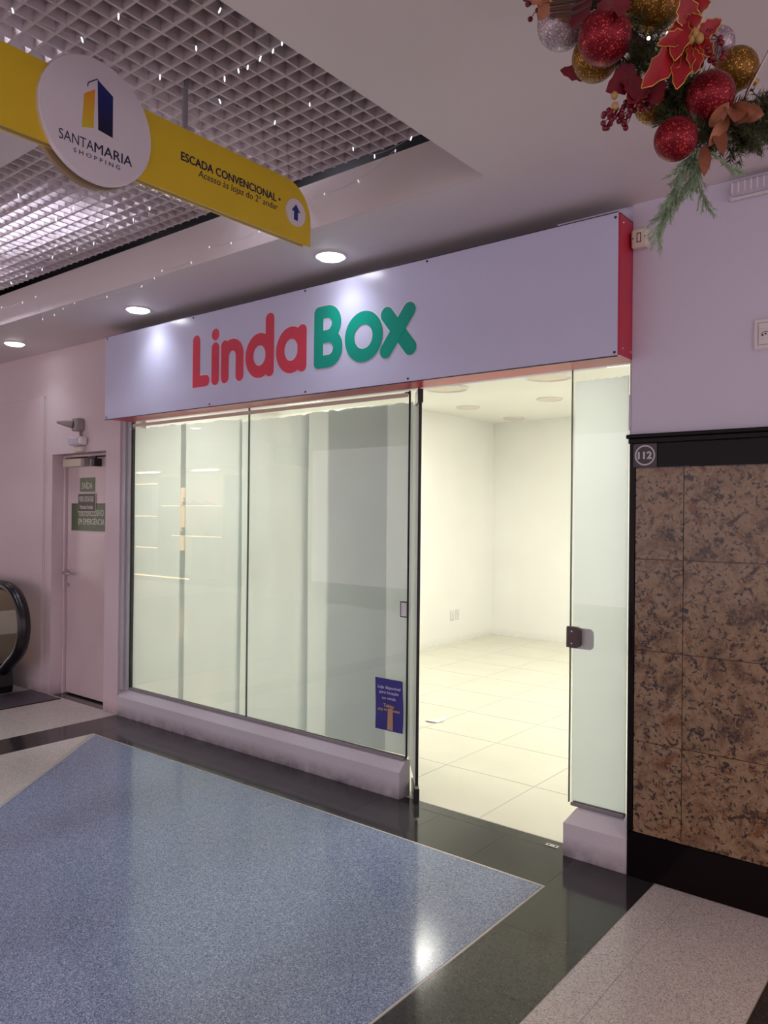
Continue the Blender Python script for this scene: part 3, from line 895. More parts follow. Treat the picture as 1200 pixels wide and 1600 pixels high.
# ------------------------------------------------------------------ white plastic sheets hung behind the glass
def sheet(x0, x1, y, z0, z1, label, seed, amp=.004, mat=None, ragged=.012, lean=0.0):
    rnd = random.Random(seed)
    nx, nz = 18, 24
    ph = [rnd.uniform(0, 6.28) for _ in range(4)]
    vs = []; fs = []
    for j in range(nz+1):
        for i in range(nx+1):
            a = i/nx; b = j/nz
            xx = x0 + (x1-x0)*a + lean*(1-b)*(1 if i in (0, nx) else 1)
            zz = z0 + (z1-z0)*b
            if j == nz: zz += ragged*(rnd.random()-.5)
            yy = y + amp*(.5+.5*math.sin(a*7+ph[0]+b*2.2)) * (.6+.4*math.sin(b*5+ph[1])) + amp*.4*math.sin(a*17+ph[2]+b*6)
            vs.append((xx, yy, zz))
    for j in range(nz):
        for i in range(nx):
            k = j*(nx+1)+i
            fs.append((k, k+1, k+nx+2, k+nx+1))
    m = MB().add(vs, fs)
    o = obj('plastic_sheet', m, mat or M['sheet'], None, True, loc=((x0+x1)/2, y, z0))
    tag(o, label, 'sheet', 'white sheets hung behind the shop glass')
    return o
sheet(-5.055, -4.434, 3.326, .192, 2.125, 'white sheet hung at the left end of the shop window by the fire door', 1)
sheet(-4.492, -3.853, 3.332, .192, 2.120, 'white sheet hung in the left window pane beside the pane joint', 2)
sheet(-3.890, -3.264, 3.345, .192, 2.105, 'wrinkled white sheet hung right of the pane joint', 3, .012)
sheet(-3.323, -2.677, 3.366, .192, 2.115, 'white sheet hung in the middle of the right pane under another sheet', 4)
sheet(-3.132, -2.510, 3.374, .192, 2.118, 'white sheet hung behind the blue notice, overlapping its neighbour', 5, .006)
sheet(-1.543, -1.2875, 3.324, .200, 2.125, 'white sheet covering the narrow glass panel right of the doorway', 6, .001)

# notice on the window
nt = thing('notice_poster', 'deep blue paper notice taped low on the shop window', 'notice', (-2.597, GY0, .47))
pm = MB()
nn = 8
vs = []; fs = []
for j in range(nn+1):
    for i in range(5):
        a = i/4; b = j/nn
        xx = -2.694 + .191*a; zz = .331 + .280*b
        vs.append((xx + .003*math.sin(b*5)*(1 if i in (0, 4) else 0), GY0-.0012-.0022*(1+math.sin(b*6+a*2))*(.5), zz))
for j in range(nn):
    for i in range(4):
        k = j*5+i; fs.append((k, k+1, k+6, k+5))
pm.add(vs, fs)
obj('paper', pm, M['poster'], nt, True)
X_, Z_ = (1,0,0), (0,0,1)
NY = GY0-.0042
for body, zc_, w, h, mt in [('Loja disponível', .562, .155, .022, 'poster_text'), ('para locação', .535, .132, .021, 'poster_text'), ('ou venda', .507, .095, .015, 'poster_text'),
                            ('Telmo', .466, .072, .018, 'poster_gold'), ('(55) 99115-8080', .440, .150, .015, 'poster_gold')]:
    obj('lettering', text_mb(body, (-2.599, NY, zc_), X_, Z_, w, h, .0005, .008), M[mt], nt)
obj('tape_strip', MB().extrude([(-2.607, NY-.0012, .336), (-2.568, NY-.0012, .337), (-2.570, NY-.0012, .455), (-2.604, NY-.0012, .453)], (0, .0006, 0)), M['tape'], nt)

# ------------------------------------------------------------------ shop sign
SF = 3.062
sg = thing('shop_sign', 'long pale lavender shop sign box reading LindaBox in red and green', 'shop sign', (-3.12, 3.25, 2.165))
obj('sign_box', MB().box(-5.018, -1.2305, SF+.004, 3.2595, 2.168, 2.748), M['sign_red'], sg)
obj('gap_shade_sheet', MB().box(-5.018, -1.2305, SF+.004, 3.2595, 2.7485, 2.752), M['dark'], sg)  # black sheet paints the shade of the gap between sign and ceiling
obj('face_panel', MB().bbox(-5.022, -1.238, SF, SF+.0038, 2.166, 2.754, .001), M['sign_face'], sg)
obj('trim_and_shade_line', MB().box(-5.022, -1.238, SF-.0012, SF+.0045, 2.1615, 2.1658), M['sign_edge'], sg)
obj('trim_and_shade_line', MB().box(-5.022, -1.238, SF-.0012, SF+.0045, 2.7542, 2.757), M['sign_edge'], sg)  # this top strip paints in the shadow gap under the ceiling
for (xx, zz) in [(-1.25, 2.735), (-1.25, 2.18), (-2.31, 2.18), (-3.02, 2.18), (-3.03, 2.742), (-4.02, 2.742), (-3.85, 2.18), (-5.0, 2.18), (-5.0, 2.74), (-2.2, 2.742)]:
    obj('screw', MB().lathe([(.006, 0), (.005, -.003)], (xx, SF, zz), 10, axis=1), M['screw'], sg)
for (yy, zz) in [(3.10, 2.72), (3.19, 2.70), (3.10, 2.2), (3.19, 2.2)]:
    obj('screw', MB().lathe([(.005, 0), (.004, .003)], (-1.2305, yy, zz), 10, axis=0), M['chrome'], sg)

def strokes(paths, rings, r, grow, y0, th):
    """rounded letter: mitred ribbons with round ends plus elliptic rings, as prisms on the sign face"""
    m = MB(); R = r+grow; lay = 0
    for path in paths:
        y = y0 - lay*.00025; lay += 1
        P = [Vector((a, y, b)) for a, b in path]
        n = len(P); Lf = []; Rt = []
        for i in range(n):
            d0 = (P[i]-P[i-1]).normalized() if i else None
            d1 = (P[i+1]-P[i]).normalized() if i < n-1 else None
            if d0 is None: d0 = d1
            if d1 is None: d1 = d0
            n0 = Vector((-d0.z, 0, d0.x)); n1 = Vector((-d1.z, 0, d1.x))
            b = (n0+n1).normalized()
            b = b*(R/max(.45, b.dot(n0)))
            Lf.append(P[i]+b); Rt.append(P[i]-b)
        for i in range(n-1):
            m.extrude([Rt[i], Rt[i+1], Lf[i+1], Lf[i]], (0, th, 0))
        for (c, d) in ((P[0], P[0]-P[1]), (P[-1], P[-1]-P[-2])):
            d = d.normalized() if d.length > 1e-6 else Vector((0, 0, 1))
            v = Vector((-d.z, 0, d.x))
            m.extrude(circ(c, v, d, R, n=16, a0=0, a1=PI, closed=False), (0, th, 0))
    for (cx, cz, ox, oz, ix, iz) in rings:
        y = y0 - lay*.00025; lay += 1
        m.ring(circ((cx, y, cz), u, w_, ox+grow, oz+grow, 48), circ((cx, y, cz), u, w_, max(ix-grow, .001), max(iz-grow, .001), 48), (0, th, 0))
    return m
def arc(cx, cz, r, a0, a1, n=12):
    return [(cx+r*math.cos(math.radians(a0+(a1-a0)*i/n)), cz+r*math.sin(math.radians(a0+(a1-a0)*i/n))) for i in range(n+1)]
LET = [
    ('red', .035, [[(-3.983, 2.590), (-3.983, 2.331), (-3.887, 2.331)]], []),
    ('red', .035, [[(-3.797, 2.522), (-3.797, 2.328)], [(-3.797, 2.606), (-3.797, 2.604)]], []),
    ('red', .035, [[(-3.706, 2.522), (-3.706, 2.331)], arc(-3.638, 2.455, .0675, 180, 0) + [(-3.5705, 2.331)]], []),
    ('red', .035, [[(-3.309, 2.628), (-3.309, 2.331)]], [(-3.396, 2.427, .122, .131, .053, .0595)]),
    ('red', .035, [[(-3.048, 2.524), (-3.048, 2.331)]], [(-3.134, 2.427, .121, .131, .054, .062)]),
    ('green', .034, [[(-2.921, 2.598), (-2.921, 2.330)], [(-2.921, 2.599)] + arc(-2.857, 2.5325, .0665, 90, -90, 16) + [(-2.921, 2.466)],
                     [(-2.921, 2.466)] + arc(-2.848, 2.398, .068, 90, -90, 16) + [(-2.921, 2.330)]], []),
    ('green', .034, [], [(-2.601, 2.429, .129, .133, .062, .063)]),
    ('green', .039, [[(-2.446, 2.519), (-2.297, 2.335)], [(-2.304, 2.522), (-2.451, 2.336)]], []),
]
for cname, r, paths, rings in LET:
    lt = obj('letter', strokes(paths, rings, r, 0, SF-.0030, .0011), M['red_letter' if cname == 'red' else 'green_letter'], sg)
    obj('letter_outline', strokes(paths, rings, r, .006, SF-.0008, .0005), M['letter_edge'], lt)

# ------------------------------------------------------------------ hanging direction sign
HX = -2.32
hs = thing('hanging_direction_sign', 'yellow hanging sign with round white SANTAMARIA disc and stair directions', 'direction sign', (HX, 1.37, 2.645))
Yv, Zv = Vector((0,1,0)), Vector((0,0,1))
HB, HT = 2.645, 2.893
prof = [Vector((0, .37, HB)), Vector((0, 2.373, HB))]
prof += circ((0, 2.225, 2.745), Yv, Zv, .148, .148, n=12, a0=0, a1=PI/2, closed=False)
prof += [Vector((0, .37, HT))]
obj('yellow_board', MB().extrude([p+Vector((HX-.006, 0, 0)) for p in prof], (.006, 0, 0)), M['yellow'], hs)
prof2 = [Vector((0, p.y if p.y < 1 else p.y-.02, p.z)) for p in prof]
obj('back_board', MB().extrude([p+Vector((HX-.032, 0, 0)) for p in prof2], (.006, 0, 0)), M['yellow'], hs)
obj('core', MB().extrude([Vector((HX-.0255, .39, HB+.002)), Vector((HX-.0255, 2.33, HB+.002)), Vector((HX-.0255, 2.33, HT-.12)), Vector((HX-.0255, 2.2, HT-.004)), Vector((HX-.0255, .39, HT-.004))], (.019, 0, 0)), M['sign_side'], hs)
dc = Vector((HX, 1.368, 2.771)); DR = .200
obj('round_disc', MB().lathe([(DR, .0005), (DR, .016), (DR-.002, .018)], dc, 64, axis=0), M['white_sign'], hs)
obj('back_disc', MB().lathe([(DR, -.050), (DR, -.0325)], dc, 64, axis=0), M['sign_side'], hs)
FX = HX+.0182
def flat(pts, mt, nm, th=.0008, x=None):
    x = FX if x is None else x
    return obj(nm, MB().extrude([(x+th, y, z) for y, z in pts], (-th, 0, 0)), mt, hs)
flat([(1.3635, 2.905), (1.4195, 2.873), (1.4195, 2.737), (1.3675, 2.744)][0:4], M['tower_blue'], 'tower_side')
flat([(1.317, 2.841), (1.355, 2.870), (1.3505, 2.742), (1.3105, 2.731)], M['tower_gold'], 'tower_front')
obj('tower_line', MB().tube([(FX, 1.3285, 2.868), (FX, 1.331, 2.882), (FX, 1.362, 2.906), (FX, 1.366, 2.903)], .0018, 6), M['hook_blue'], hs)
obj('lettering', text_mb('SANTA', (FX, 1.293, 2.683), Yv, Zv, .117, .032, .0008, -.006), M['navy'], hs)
obj('lettering', text_mb('MARIA', (FX, 1.424, 2.683), Yv, Zv, .138, .032, .0008, .004), M['navy'], hs)
obj('lettering', text_mb('SHOPPING', (FX, 1.366, 2.648), Yv, Zv, .165, .0135, .0008, 0.0, spacing=1.6), M['navy'], hs)
TX = HX+.0003
obj('lettering', text_mb('ESCADA CONVENCIONAL •', (TX, 1.950, 2.790), Yv, Zv, .490, .030, .0008, .014), M['navy'], hs)
obj('lettering', text_mb('Acesso às lojas do 2º andar', (TX, 1.981, 2.750), Yv, Zv, .400, .034, .0008, -.002, shear=.12), M['navy'], hs)
obj('lettering', text_mb('ACESSO', (TX, .93, 2.790), Yv, Zv, .20, .030, .0008, .014), M['navy'], hs) if False else None
ic = Vector((HX, 2.281, 2.763))
obj('icon_disc', MB().lathe([(.0565, .0004), (.0565, .004)], ic, 40, axis=0), M['white_sign'], hs)
ax = HX+.0042
obj('arrow', MB().extrude([(ax+.001, 2.281+a, 2.763+b) for a, b in [(-.011,-.032), (.011,-.032), (.011,.004), (.025,.004), (0,.034), (-.025,.004), (-.011,.004)]], (-.001, 0, 0)), M['blue_arrow'], hs)
for yy in (1.732, 1.0):
    obj('hanging_rod', MB().tube([(HX-.016, yy, HT-.004), (HX-.016, yy, 3.62)], .0105, 10), M['alu'], hs, True)

# ------------------------------------------------------------------ fairy lights
def fairy(name, pts, label, seed, sag=.02, drop=.018, lm='led'):
    rnd = random.Random(seed)
    t = thing(name, label, 'fairy lights', pts[0], 'fairy light strings')
    wire_pts = []
    for a, b in zip(pts[:-1], pts[1:]):
        A = Vector(a); B = Vector(b)
        for q in range(4):
            s = q/4
            p = A.lerp(B, s); p.z -= sag*4*s*(1-s)*min(1, (B-A).length/.3)
            wire_pts.append(p)
    wire_pts.append(Vector(pts[-1]))
    obj('wire', MB().tube(wire_pts, .0008, 4), M['wire'], t)
    for p in pts:
        P0 = Vector(p)
        q = P0 + Vector((rnd.uniform(-.006, .006), rnd.uniform(-.006, .006), -drop))
        m = MB().tube([P0, P0.lerp(q, .7), q], [.0022, .003, .0008], 6)
        obj('bulb', m, M[lm], t)
G1 = [(-2.383,1.123),(-2.349,1.332),(-2.328,1.618),(-2.29,1.85),(-2.24,2.087)]
G2 = [(-2.163,1.715),(-2.155,1.764),(-2.146,1.339),(-2.091,1.591),(-2.081,1.763),(-2.04,2.075),(-2.038,1.77),(-1.963,1.761),(-1.901,1.76),(-1.875,1.517),(-1.848,1.748),(-1.813,1.994)]
G2 = [(-2.146,1.339),(-2.091,1.591),(-2.155,1.764),(-2.081,1.763),(-2.038,1.77),(-1.963,1.761),(-1.901,1.76),(-1.848,1.748),(-1.875,1.517)]
G3 = [(-2.040,2.075),(-1.813,1.994),(-1.89,2.515),(-2.111,2.545),(-2.141,2.439)]
G4 = [(-5.214,2.47),(-4.981,2.463),(-4.764,2.455),(-4.486,2.377),(-4.224,2.386),(-4.064,2.396),(-3.753,2.294),(-3.571,2.328),(-3.371,2.289),(-3.144,2.276)]
G5 = [(-3.9,2.078),(-3.743,1.804),(-3.68,2.054),(-3.277,1.746)]
for k, (g, lab) in enumerate([(G1, 'fairy light string under the grille behind the yellow sign and disc'), (G2, 'fairy light string bunched under the grille nearest the camera'),
                    (G3, 'short fairy light string under the grille corner by the fascia'), (G4, 'long fairy light string under the grille along the fascia below the yellow sign'),
                    (G5, 'short fairy light string under the grille below the round disc')]):
    fairy('fairy_light_string', [(a, b, 3.046) for a, b in g], lab, 20+k, .012)
FS = [(-5.541,2.938),(-5.246,2.925),(-5.056,2.932),(-4.967,2.769),(-4.816,2.774),(-4.705,2.795),(-4.569,2.81),(-4.206,2.789),(-3.839,2.785),(-3.725,2.81),(-3.65,2.84),(-3.397,2.836),(-3.239,2.885),(-3.071,2.87),(-2.866,2.883),(-2.421,2.955),(-2.224,2.963),(-2.013,3.037)]
fairy('fairy_light_string', [(a, 2.566, b+.012) for a, b in FS], 'fairy light string draped along the pink coffer fascia', 31, .012, .012, 'led_dim')

# ------------------------------------------------------------------ fire door
d1 = sempty('door_1', 'recessed white fire door, tinted pink for the light, with exit signs', 'door', (-5.70, 3.375, 0))
obj('door_frame', MB().bbox(-6.099, -6.075, 3.345, 3.41, .001, 1.971, .003).bbox(-5.335, -5.311, 3.345, 3.41, .001, 1.971, .003).bbox(-6.075, -5.335, 3.345, 3.41, 1.950, 1.971, .003), M['door_paint'], d1)
obj('gap', MB().box(-6.0749, -5.3351, 3.400, 3.408, .001, 1.9499), M['door_gap'], d1)
obj('leaf', MB().bbox(-6.066, -5.343, 3.368, 3.3995, .012, 1.942, .003), M['door_paint'], d1)
hd = obj('handle', MB().tube([(-6.035, 3.368, 1.0), (-6.035, 3.325, 1.0), (-6.028, 3.315, 1.0), (-5.93, 3.315, .998)], .010, 10), M['chrome'], d1, True)
obj('rosette', MB().lathe([(.024, 0), (.024, -.006)], (-6.035, 3.368, 1.0), 20, axis=1), M['chrome'], hd)
obj('keyhole_plate', MB().lathe([(.016, 0), (.016, -.004)], (-6.035, 3.368, .90), 16, axis=1), M['chrome'], d1)
dcl = obj('door_closer', MB().bbox(-6.06, -5.78, 3.315, 3.3675, 1.872, 1.936, .004), M['cream_plastic'], d1)
obj('closer_end', MB().bbox(-5.7795, -5.735, 3.318, 3.3675, 1.874, 1.934, .004), M['grey_plastic'], dcl)
obj('closer_arm', MB().bbox(-5.65, -5.54, 3.30, 3.32, 1.925, 1.945, .003).bbox(-5.60, -5.555, 3.30, 3.366, 1.865, 1.926, .004), M['patch'], dcl)

def exit_sign(nm, x0, x1, z0, z1, y, mat, label, lines, border=None):
    t = thing(nm, label, 'exit sign', ((x0+x1)/2, y, (z0+z1)/2), 'signs on the fire door')
    if border:
        obj('border', MB().box(x0-.008, x1+.008, y-.002, y, z0-.008, z1+.008), M['exit_text'], t)
        y -= .0022
    obj('plate', MB().box(x0, x1, y-.003, y, z0, z1), mat, t)
    for body, cx, cz, w, h, bold in lines:
        obj('lettering', text_mb(body, (cx, y-.0032, cz), X_, Z_, w, h, .0006, bold), M['exit_text'], t)
    return t
DY = 3.3675
exit_sign('exit_sign', -5.868, -5.655, 1.668, 1.778, DY, M['exit_green'], 'topmost small green sign on the fire door reading SAÍDA', [('SAÍDA', -5.76, 1.722, .155, .062, .01)], True)
exit_sign('fire_door_sign', -5.885, -5.637, 1.510, 1.650, DY-.0045, M['exit_brown'], 'dark brown sign on the fire door with pale border, between the green ones',
          [('PORTA CORTA-FOGO', -5.761, 1.608, .215, .045, .006), ('Mantenha Fechada', -5.761, 1.545, .195, .034, .004)], True)
exit_sign('emergency_use_sign', -5.998, -5.50, 1.352, 1.574, DY, M['exit_green'], 'largest lowest green sign on the fire door, USO EXCLUSIVO EM EMERGÊNCIA',
          [('USO EXCLUSIVO', -5.70, 1.497, .36, .05, .006), ('EM EMERGÊNCIA', -5.70, 1.432, .38, .06, .006)])

# devices above the door
el = thing('alarm_sounder', 'grey box with a pointed nozzle above the fire door', 'alarm', (-5.655, 3.25, 2.19))
obj('box', MB().bbox(-5.70, -5.615, 3.185, 3.2495, 2.135, 2.235, .008), M['grey_plastic'], el)
obj('nozzle', MB().tube([(-5.68, 3.186, 2.185), (-5.70, 3.155, 2.19), (-5.735, 3.10, 2.198), (-5.745, 3.09, 2.20)], [.030, .026, .012, .006], 12), M['grey_plastic'], el, True)
obj('cable', MB().tube([(-5.655, 3.235, 2.136), (-5.66, 3.24, 2.115), (-5.652, 3.24, 2.09)], .009, 8), M['grey_plastic'], el, True)
em = thing('emergency_lamp', 'small pale horizontal lamp box below the alarm over the fire door', 'lamp', (-5.63, 3.25, 2.06))
obj('body', MB().bbox(-5.75, -5.56, 3.185, 3.2495, 2.022, 2.088, .014), M['white_plastic'], em)
obj('lens', MB().bbox(-5.742, -5.60, 3.181, 3.1848, 2.03, 2.08, .001), M['diffuser'], em)
jb = thing('junction_box', 'pale square box on the wall directly over the fire door recess', 'box', (-5.66, 3.25, 1.98))
obj('box', MB().bbox(-5.72, -5.60, 3.215, 3.2495, 1.9735, 2.015, .004), M['cream_plastic'], jb)

# ------------------------------------------------------------------ right wall fittings
sw = thing('light_switch', 'cream surface light switch on the wall beside the sign end', 'switch', (-1.19, 3.2, 2.665))
obj('box', MB().bbox(-1.222, -1.152, 3.155, 3.1995, 2.625, 2.706, .008), M['cream_plastic'], sw)
obj('rocker_surround', MB().ring([(-1.196, 3.155, 2.645), (-1.178, 3.155, 2.645), (-1.178, 3.155, 2.685), (-1.196, 3.155, 2.685)],
                      [(-1.193, 3.155, 2.648), (-1.181, 3.155, 2.648), (-1.181, 3.155, 2.682), (-1.193, 3.155, 2.682)], (0, -.0012, 0)), M['hole'], sw)
obj('rocker', MB().bbox(-1.1925, -1.1815, 3.152, 3.1552, 2.649, 2.681, .001), M['cream_plastic'], sw)
for xx in (-1.212, -1.162):
    obj('screw', MB().lathe([(.003, 0), (.003, -.001)], (xx, 3.155, 2.665), 8, axis=1), M['lock'], sw)
ou = thing('wall_outlet', 'white outlet plate high on the lilac-tinted wall at the right edge', 'outlet', (-.70, 3.2, 2.207))
obj('plate', MB().bbox(-.752, -.645, 3.188, 3.1995, 2.146, 2.266, .006), M['white_plastic'], ou)
obj('module_frame', MB().ring([(-.735, 3.188, 2.163), (-.662, 3.188, 2.163), (-.662, 3.188, 2.249), (-.735, 3.188, 2.249)],
                      [(-.733, 3.188, 2.165), (-.664, 3.188, 2.165), (-.664, 3.188, 2.247), (-.733, 3.188, 2.247)], (0, -.0012, 0)), M['grey_plastic'], ou)
obj('socket_module', MB().bbox(-.731, -.666, 3.185, 3.1885, 2.186, 2.226, .0015), M['white_plastic'], ou)
for k in range(3):
    obj('hole', MB().lathe([(.0035, 0), (.0035, -.0008)], (-.718+.011*k, 3.185, 2.200+(.004 if k == 1 else 0)), 10, axis=1), M['hole'], ou)
obj('socket_arch', MB().tube([(-.724+.0055*k, 3.1848, 2.203+.010*math.sin(PI*k/6)) for k in range(7)], .0012, 6), M['hole'], ou)
lm = thing('emergency_light', 'long pale ribbed emergency light at the top of the right wall', 'lamp', (-.70, 3.2, 2.775))
obj('back_plate', MB().bbox(-.842, -.555, 3.176, 3.1995, 2.738, 2.806, .008), M['white_plastic'], lm)
obj('diffuser', MB().bbox(-.835, -.562, 3.150, 3.1755, 2.745, 2.800, .008), M['diffuser'], lm)
for k in range(12):
    xx = -.822+.0225*k
    obj('rib', MB().bbox(xx-.003, xx+.003, 3.1475, 3.1502, 2.752, 2.794, .001), M['white_plastic'], lm)

# ------------------------------------------------------------------ escalator end at the left
es = thing('escalator', 'black-railed escalator end with glass balustrade by the left wall', 'escalator', (-6.43, 3.03, 0))
cx, cz, rr = -6.43, .575, .315
path = [(-9.5, 3.03, cz+rr), (-8.0, 3.03, cz+rr), (-7.0, 3.03, cz+rr)]
path += [(cx+rr*1.05*math.cos(math.radians(a)), 3.03, cz+rr*math.sin(math.radians(a))) for a in range(90, -66, -8)]
path += [(-6.36, 3.03, .235), (-6.43, 3.03, .19), (-6.50, 3.03, .17)]
hm = MB()
# flattened rail section
for dy in (-.022, 0, .022):
    hm.tube([(p[0], p[1]+dy, p[2]) for p in path], .040 if dy == 0 else .030, 10)
obj('handrail', hm, M['rubber'], es, True)
gl = [(-9.5, 3.03, .2)] + [(-6.48, 3.03, .2)] + [(cx+(rr-.03)*1.05*math.cos(math.radians(a)), 3.03, cz+(rr-.03)*math.sin(math.radians(a))) for a in range(-62, 91, 8)] + [(-9.5, 3.03, cz+rr-.03)]
obj('glass_panel', MB().extrude([(a, b-.006, c) for a, b, c in gl], (0, .012, 0)), M['esc_glass'], es)
obj('skirt', MB().extrude([(-9.5, 2.96, .001), (-6.43, 2.96, .001), (-6.41, 2.96, .06), (-6.44, 2.96, .20), (-6.52, 2.96, .235), (-9.5, 2.96, .235)], (0, .14, 0)), M['rubber'], es)
lp = obj('landing_plate', MB().box(-9.5, -5.925, 0.9, 2.955, .0001, .0035).box(-6.39, -5.925, 2.9551, 3.238, .0001, .0035), M['esc_metal'], es)
obj('border_strip', MB().box(-5.9249, -5.905, 0.9, 3.238, .0001, .004), M['door_gap'], lp)
for k in range(13):
    obj('groove_rib', MB().box(-9.4, -6.1, 1.0+.15*k, 1.006+.15*k, .0035, .0048), M['esc_metal'], lp)

# ------------------------------------------------------------------ christmas garland
gd = thing('christmas_garland', 'christmas garland with red, gold and white baubles hanging at the top right', 'garland', (-.56, 1.7, ZC))
CORE = [Vector(p) for p in [(-.86,1.50,2.815),(-.793,1.561,2.779),(-.695,1.615,2.624),(-.618,1.677,2.527),(-.552,1.731,2.443),(-.502,1.771,2.366),(-.452,1.837,2.377),(-.395,1.91,2.445)]]
obj('stem', MB().tube(CORE, .012, 8), M['twig'], gd, True)
BAU = [('white', (-.786,1.607,2.616), .055), ('red', (-.661,1.553,2.513), .0553), ('gold', (-.722,1.645,2.535), .0519), ('gold', (-.605,1.687,2.635), .0605),
       ('gold', (-.621,1.727,2.429), .0403), ('red', (-.540,1.639,2.295), .0443), ('red', (-.490,1.704,2.397), .0502), ('gold', (-.480,1.865,2.524), .0481), ('white', (-.524,1.880,2.607), .0373)]
for c, p, r in BAU:
    b = obj('bauble', MB().sphere(p, r, 28, 18), M[c+'_bauble'], gd, True)
    b['label'] = {'white': 'frosted white glitter bauble', 'red': 'red glitter bauble', 'gold': 'gold glitter bauble'}[c]
    near = min(CORE, key=lambda q: (q-Vector(p)).length)
    d = (near-Vector(p)).normalized()
    obj('cap', MB().tube([Vector(p)+d*(r*.96), Vector(p)+d*(r+.010)], [.009, .008], 10), M['petal_edge'], b)

rnd = random.Random(3)
def rv():
    while True:
        v = Vector((rnd.uniform(-1,1), rnd.uniform(-1,1), rnd.uniform(-1,1)))
        if .1 < v.length < 1: return v.normalized()
def needles(mb, a, b, count, length, spread, width=.0014):
    a = Vector(a); b = Vector(b); d = (b-a).normalized()
    for _ in range(count):
        s = rnd.random(); p = a.lerp(b, s)
        o = rv(); o = (o - d*o.dot(d)).normalized()
        t = (o*spread + d*(1.0-spread*.5)).normalized()*length*rnd.uniform(.7, 1.15)
        w = t.cross(rv()).normalized()*width
        mb.add([p-w, p+w, p+t], [(0,1,2)])
pn = MB()
for i in range(len(CORE)-1):
    A, B = CORE[i], CORE[i+1]
    for k in range(30):
        p = A.lerp(B, rnd.random())
        d = (rv() + (B-A).normalized()*.3).normalized()
        q = p + d*rnd.uniform(.05, .085)
        pn.tube([p, q], [.0018, .0008], 4)
        needles(pn, p, q, 46, .024, .8)
# tuft in the middle and the tip at the right
for c, rad, n in [((-.572,1.70,2.40), .045, 26), ((-.50,1.72,2.33), .05, 26), ((-.41,1.86,2.385), .05, 26), ((-.40,1.90,2.43), .045, 14), ((-.45,1.80,2.33), .05, 18), ((-.63,1.66,2.50), .05, 16)]:
    for _ in range(n):
        d = rv(); p = Vector(c); q = p + d*rad*rnd.uniform(.7, 1.2)
        needles(pn, p, q, 60, .022, .85)
po = obj('pine_foliage', pn, M['needle'], gd); po['kind'] = 'stuff'
# drooping frosted sprigs
fr = MB()
def sprig(pts, n_side, ln, nl):
    P = [Vector(p) for p in pts]
    fr.tube(P, [.003]+[.002]*(len(P)-2)+[.001], 5)
    for _ in range(n_side):
        i = rnd.randrange(len(P)-1); p = P[i].lerp(P[i+1], rnd.random())
        d = ((P[i+1]-P[i]).normalized()*1.1 + rv()*.55).normalized()
        q = p + d*ln*rnd.uniform(.6, 1.1)
        fr.tube([p, q], [.0012, .0006], 4)
        needles(fr, p, q, 26, nl, .45, .001)
sprig([(-.528,1.725,2.300),(-.546,1.698,2.247),(-.559,1.675,2.187),(-.576,1.649,2.112)], 60, .055, .015)
sprig([(-.520,1.727,2.300),(-.530,1.712,2.240),(-.541,1.69,2.20)], 40, .05, .016)
sprig([(-.523,1.729,2.300),(-.522,1.730,2.238),(-.506,1.744,2.175)], 26, .04, .014)
sprig([(-.50,1.74,2.30),(-.47,1.77,2.262),(-.455,1.785,2.262)], 10, .03, .014)
fo = obj('frosted_sprig', fr, M['needle_frost'], gd); fo['kind'] = 'stuff'

def leaf(base, tip, nrm, width, mat, name, trim=None, lobes=0, curl=.15):
    """leaf blade with a folded midrib, serrated outline and real thickness"""
    A = Vector(base); B = Vector(tip); L = (B-A); ln = L.length; d = L.normalized()
    nrm = Vector(nrm); nrm = (nrm - d*nrm.dot(d)).normalized(); s = d.cross(nrm)
    K = 8; left = []; mid = []; right = []
    for i in range(K+1):
        t = i/K
        wd = width*math.sin(PI*min(1, t*.94+.05))**.8*(1.0 if i % 2 == 0 else (1.28 if lobes else 1.0))
        if i == K: wd = 0.0006
        c = A + d*(ln*t) - nrm*(curl*ln*t*t)
        mid.append(c); left.append(c + s*wd + nrm*wd*.3); right.append(c - s*wd + nrm*wd*.3)
    m = MB(); vs = []
    for off in (0.0, -.0012):
        vs += [p+nrm*off for p in left] + [p+nrm*off for p in mid] + [p+nrm*off for p in right]
    n = K+1; fs = []
    for i in range(K):
        fs += [(i, n+i, n+i+1, i+1), (n+i, 2*n+i, 2*n+i+1, n+i+1)]
        o = 3*n
        fs += [(o+i, o+i+1, o+n+i+1, o+n+i), (o+n+i, o+n+i+1, o+2*n+i+1, o+2*n+i)]
        fs += [(i, i+1, o+i+1, o+i), (2*n+i+1, 2*n+i, o+2*n+i, o+2*n+i+1)]
    m.add(vs, fs)
    l = obj(name, m, mat, gd, True)
    if trim:
        obj('gold_trim', MB().tube(left, .0010, 5).tube(right, .0010, 5), trim, l)
    return l
VN = Vector((.42, -.80, -.42)).normalized()     # flowers look out into the concourse and down
def flower(c, petals, r, mat, trim):
    c = Vector(c); a = VN.orthogonal().normalized(); b = VN.cross(a)
    for k in range(petals):
        th = 2*PI*k/petals + rnd.uniform(-.25, .25)
        d = (a*math.cos(th) + b*math.sin(th))
        rad = r*rnd.uniform(.8, 1.15)
        leaf(c + d*.006, c + d*rad + VN*rnd.uniform(-.01, .012), VN, rad*.27, mat, 'petal', trim, 1, .12)
    obj('flower_centre', MB().sphere(c+VN*.008, .009, 10, 6).sphere(c+VN*.008+a*.011, .007, 8, 6).sphere(c+VN*.008-a*.010+b*.005, .007, 8, 6), M['gold_nut'], gd, True)
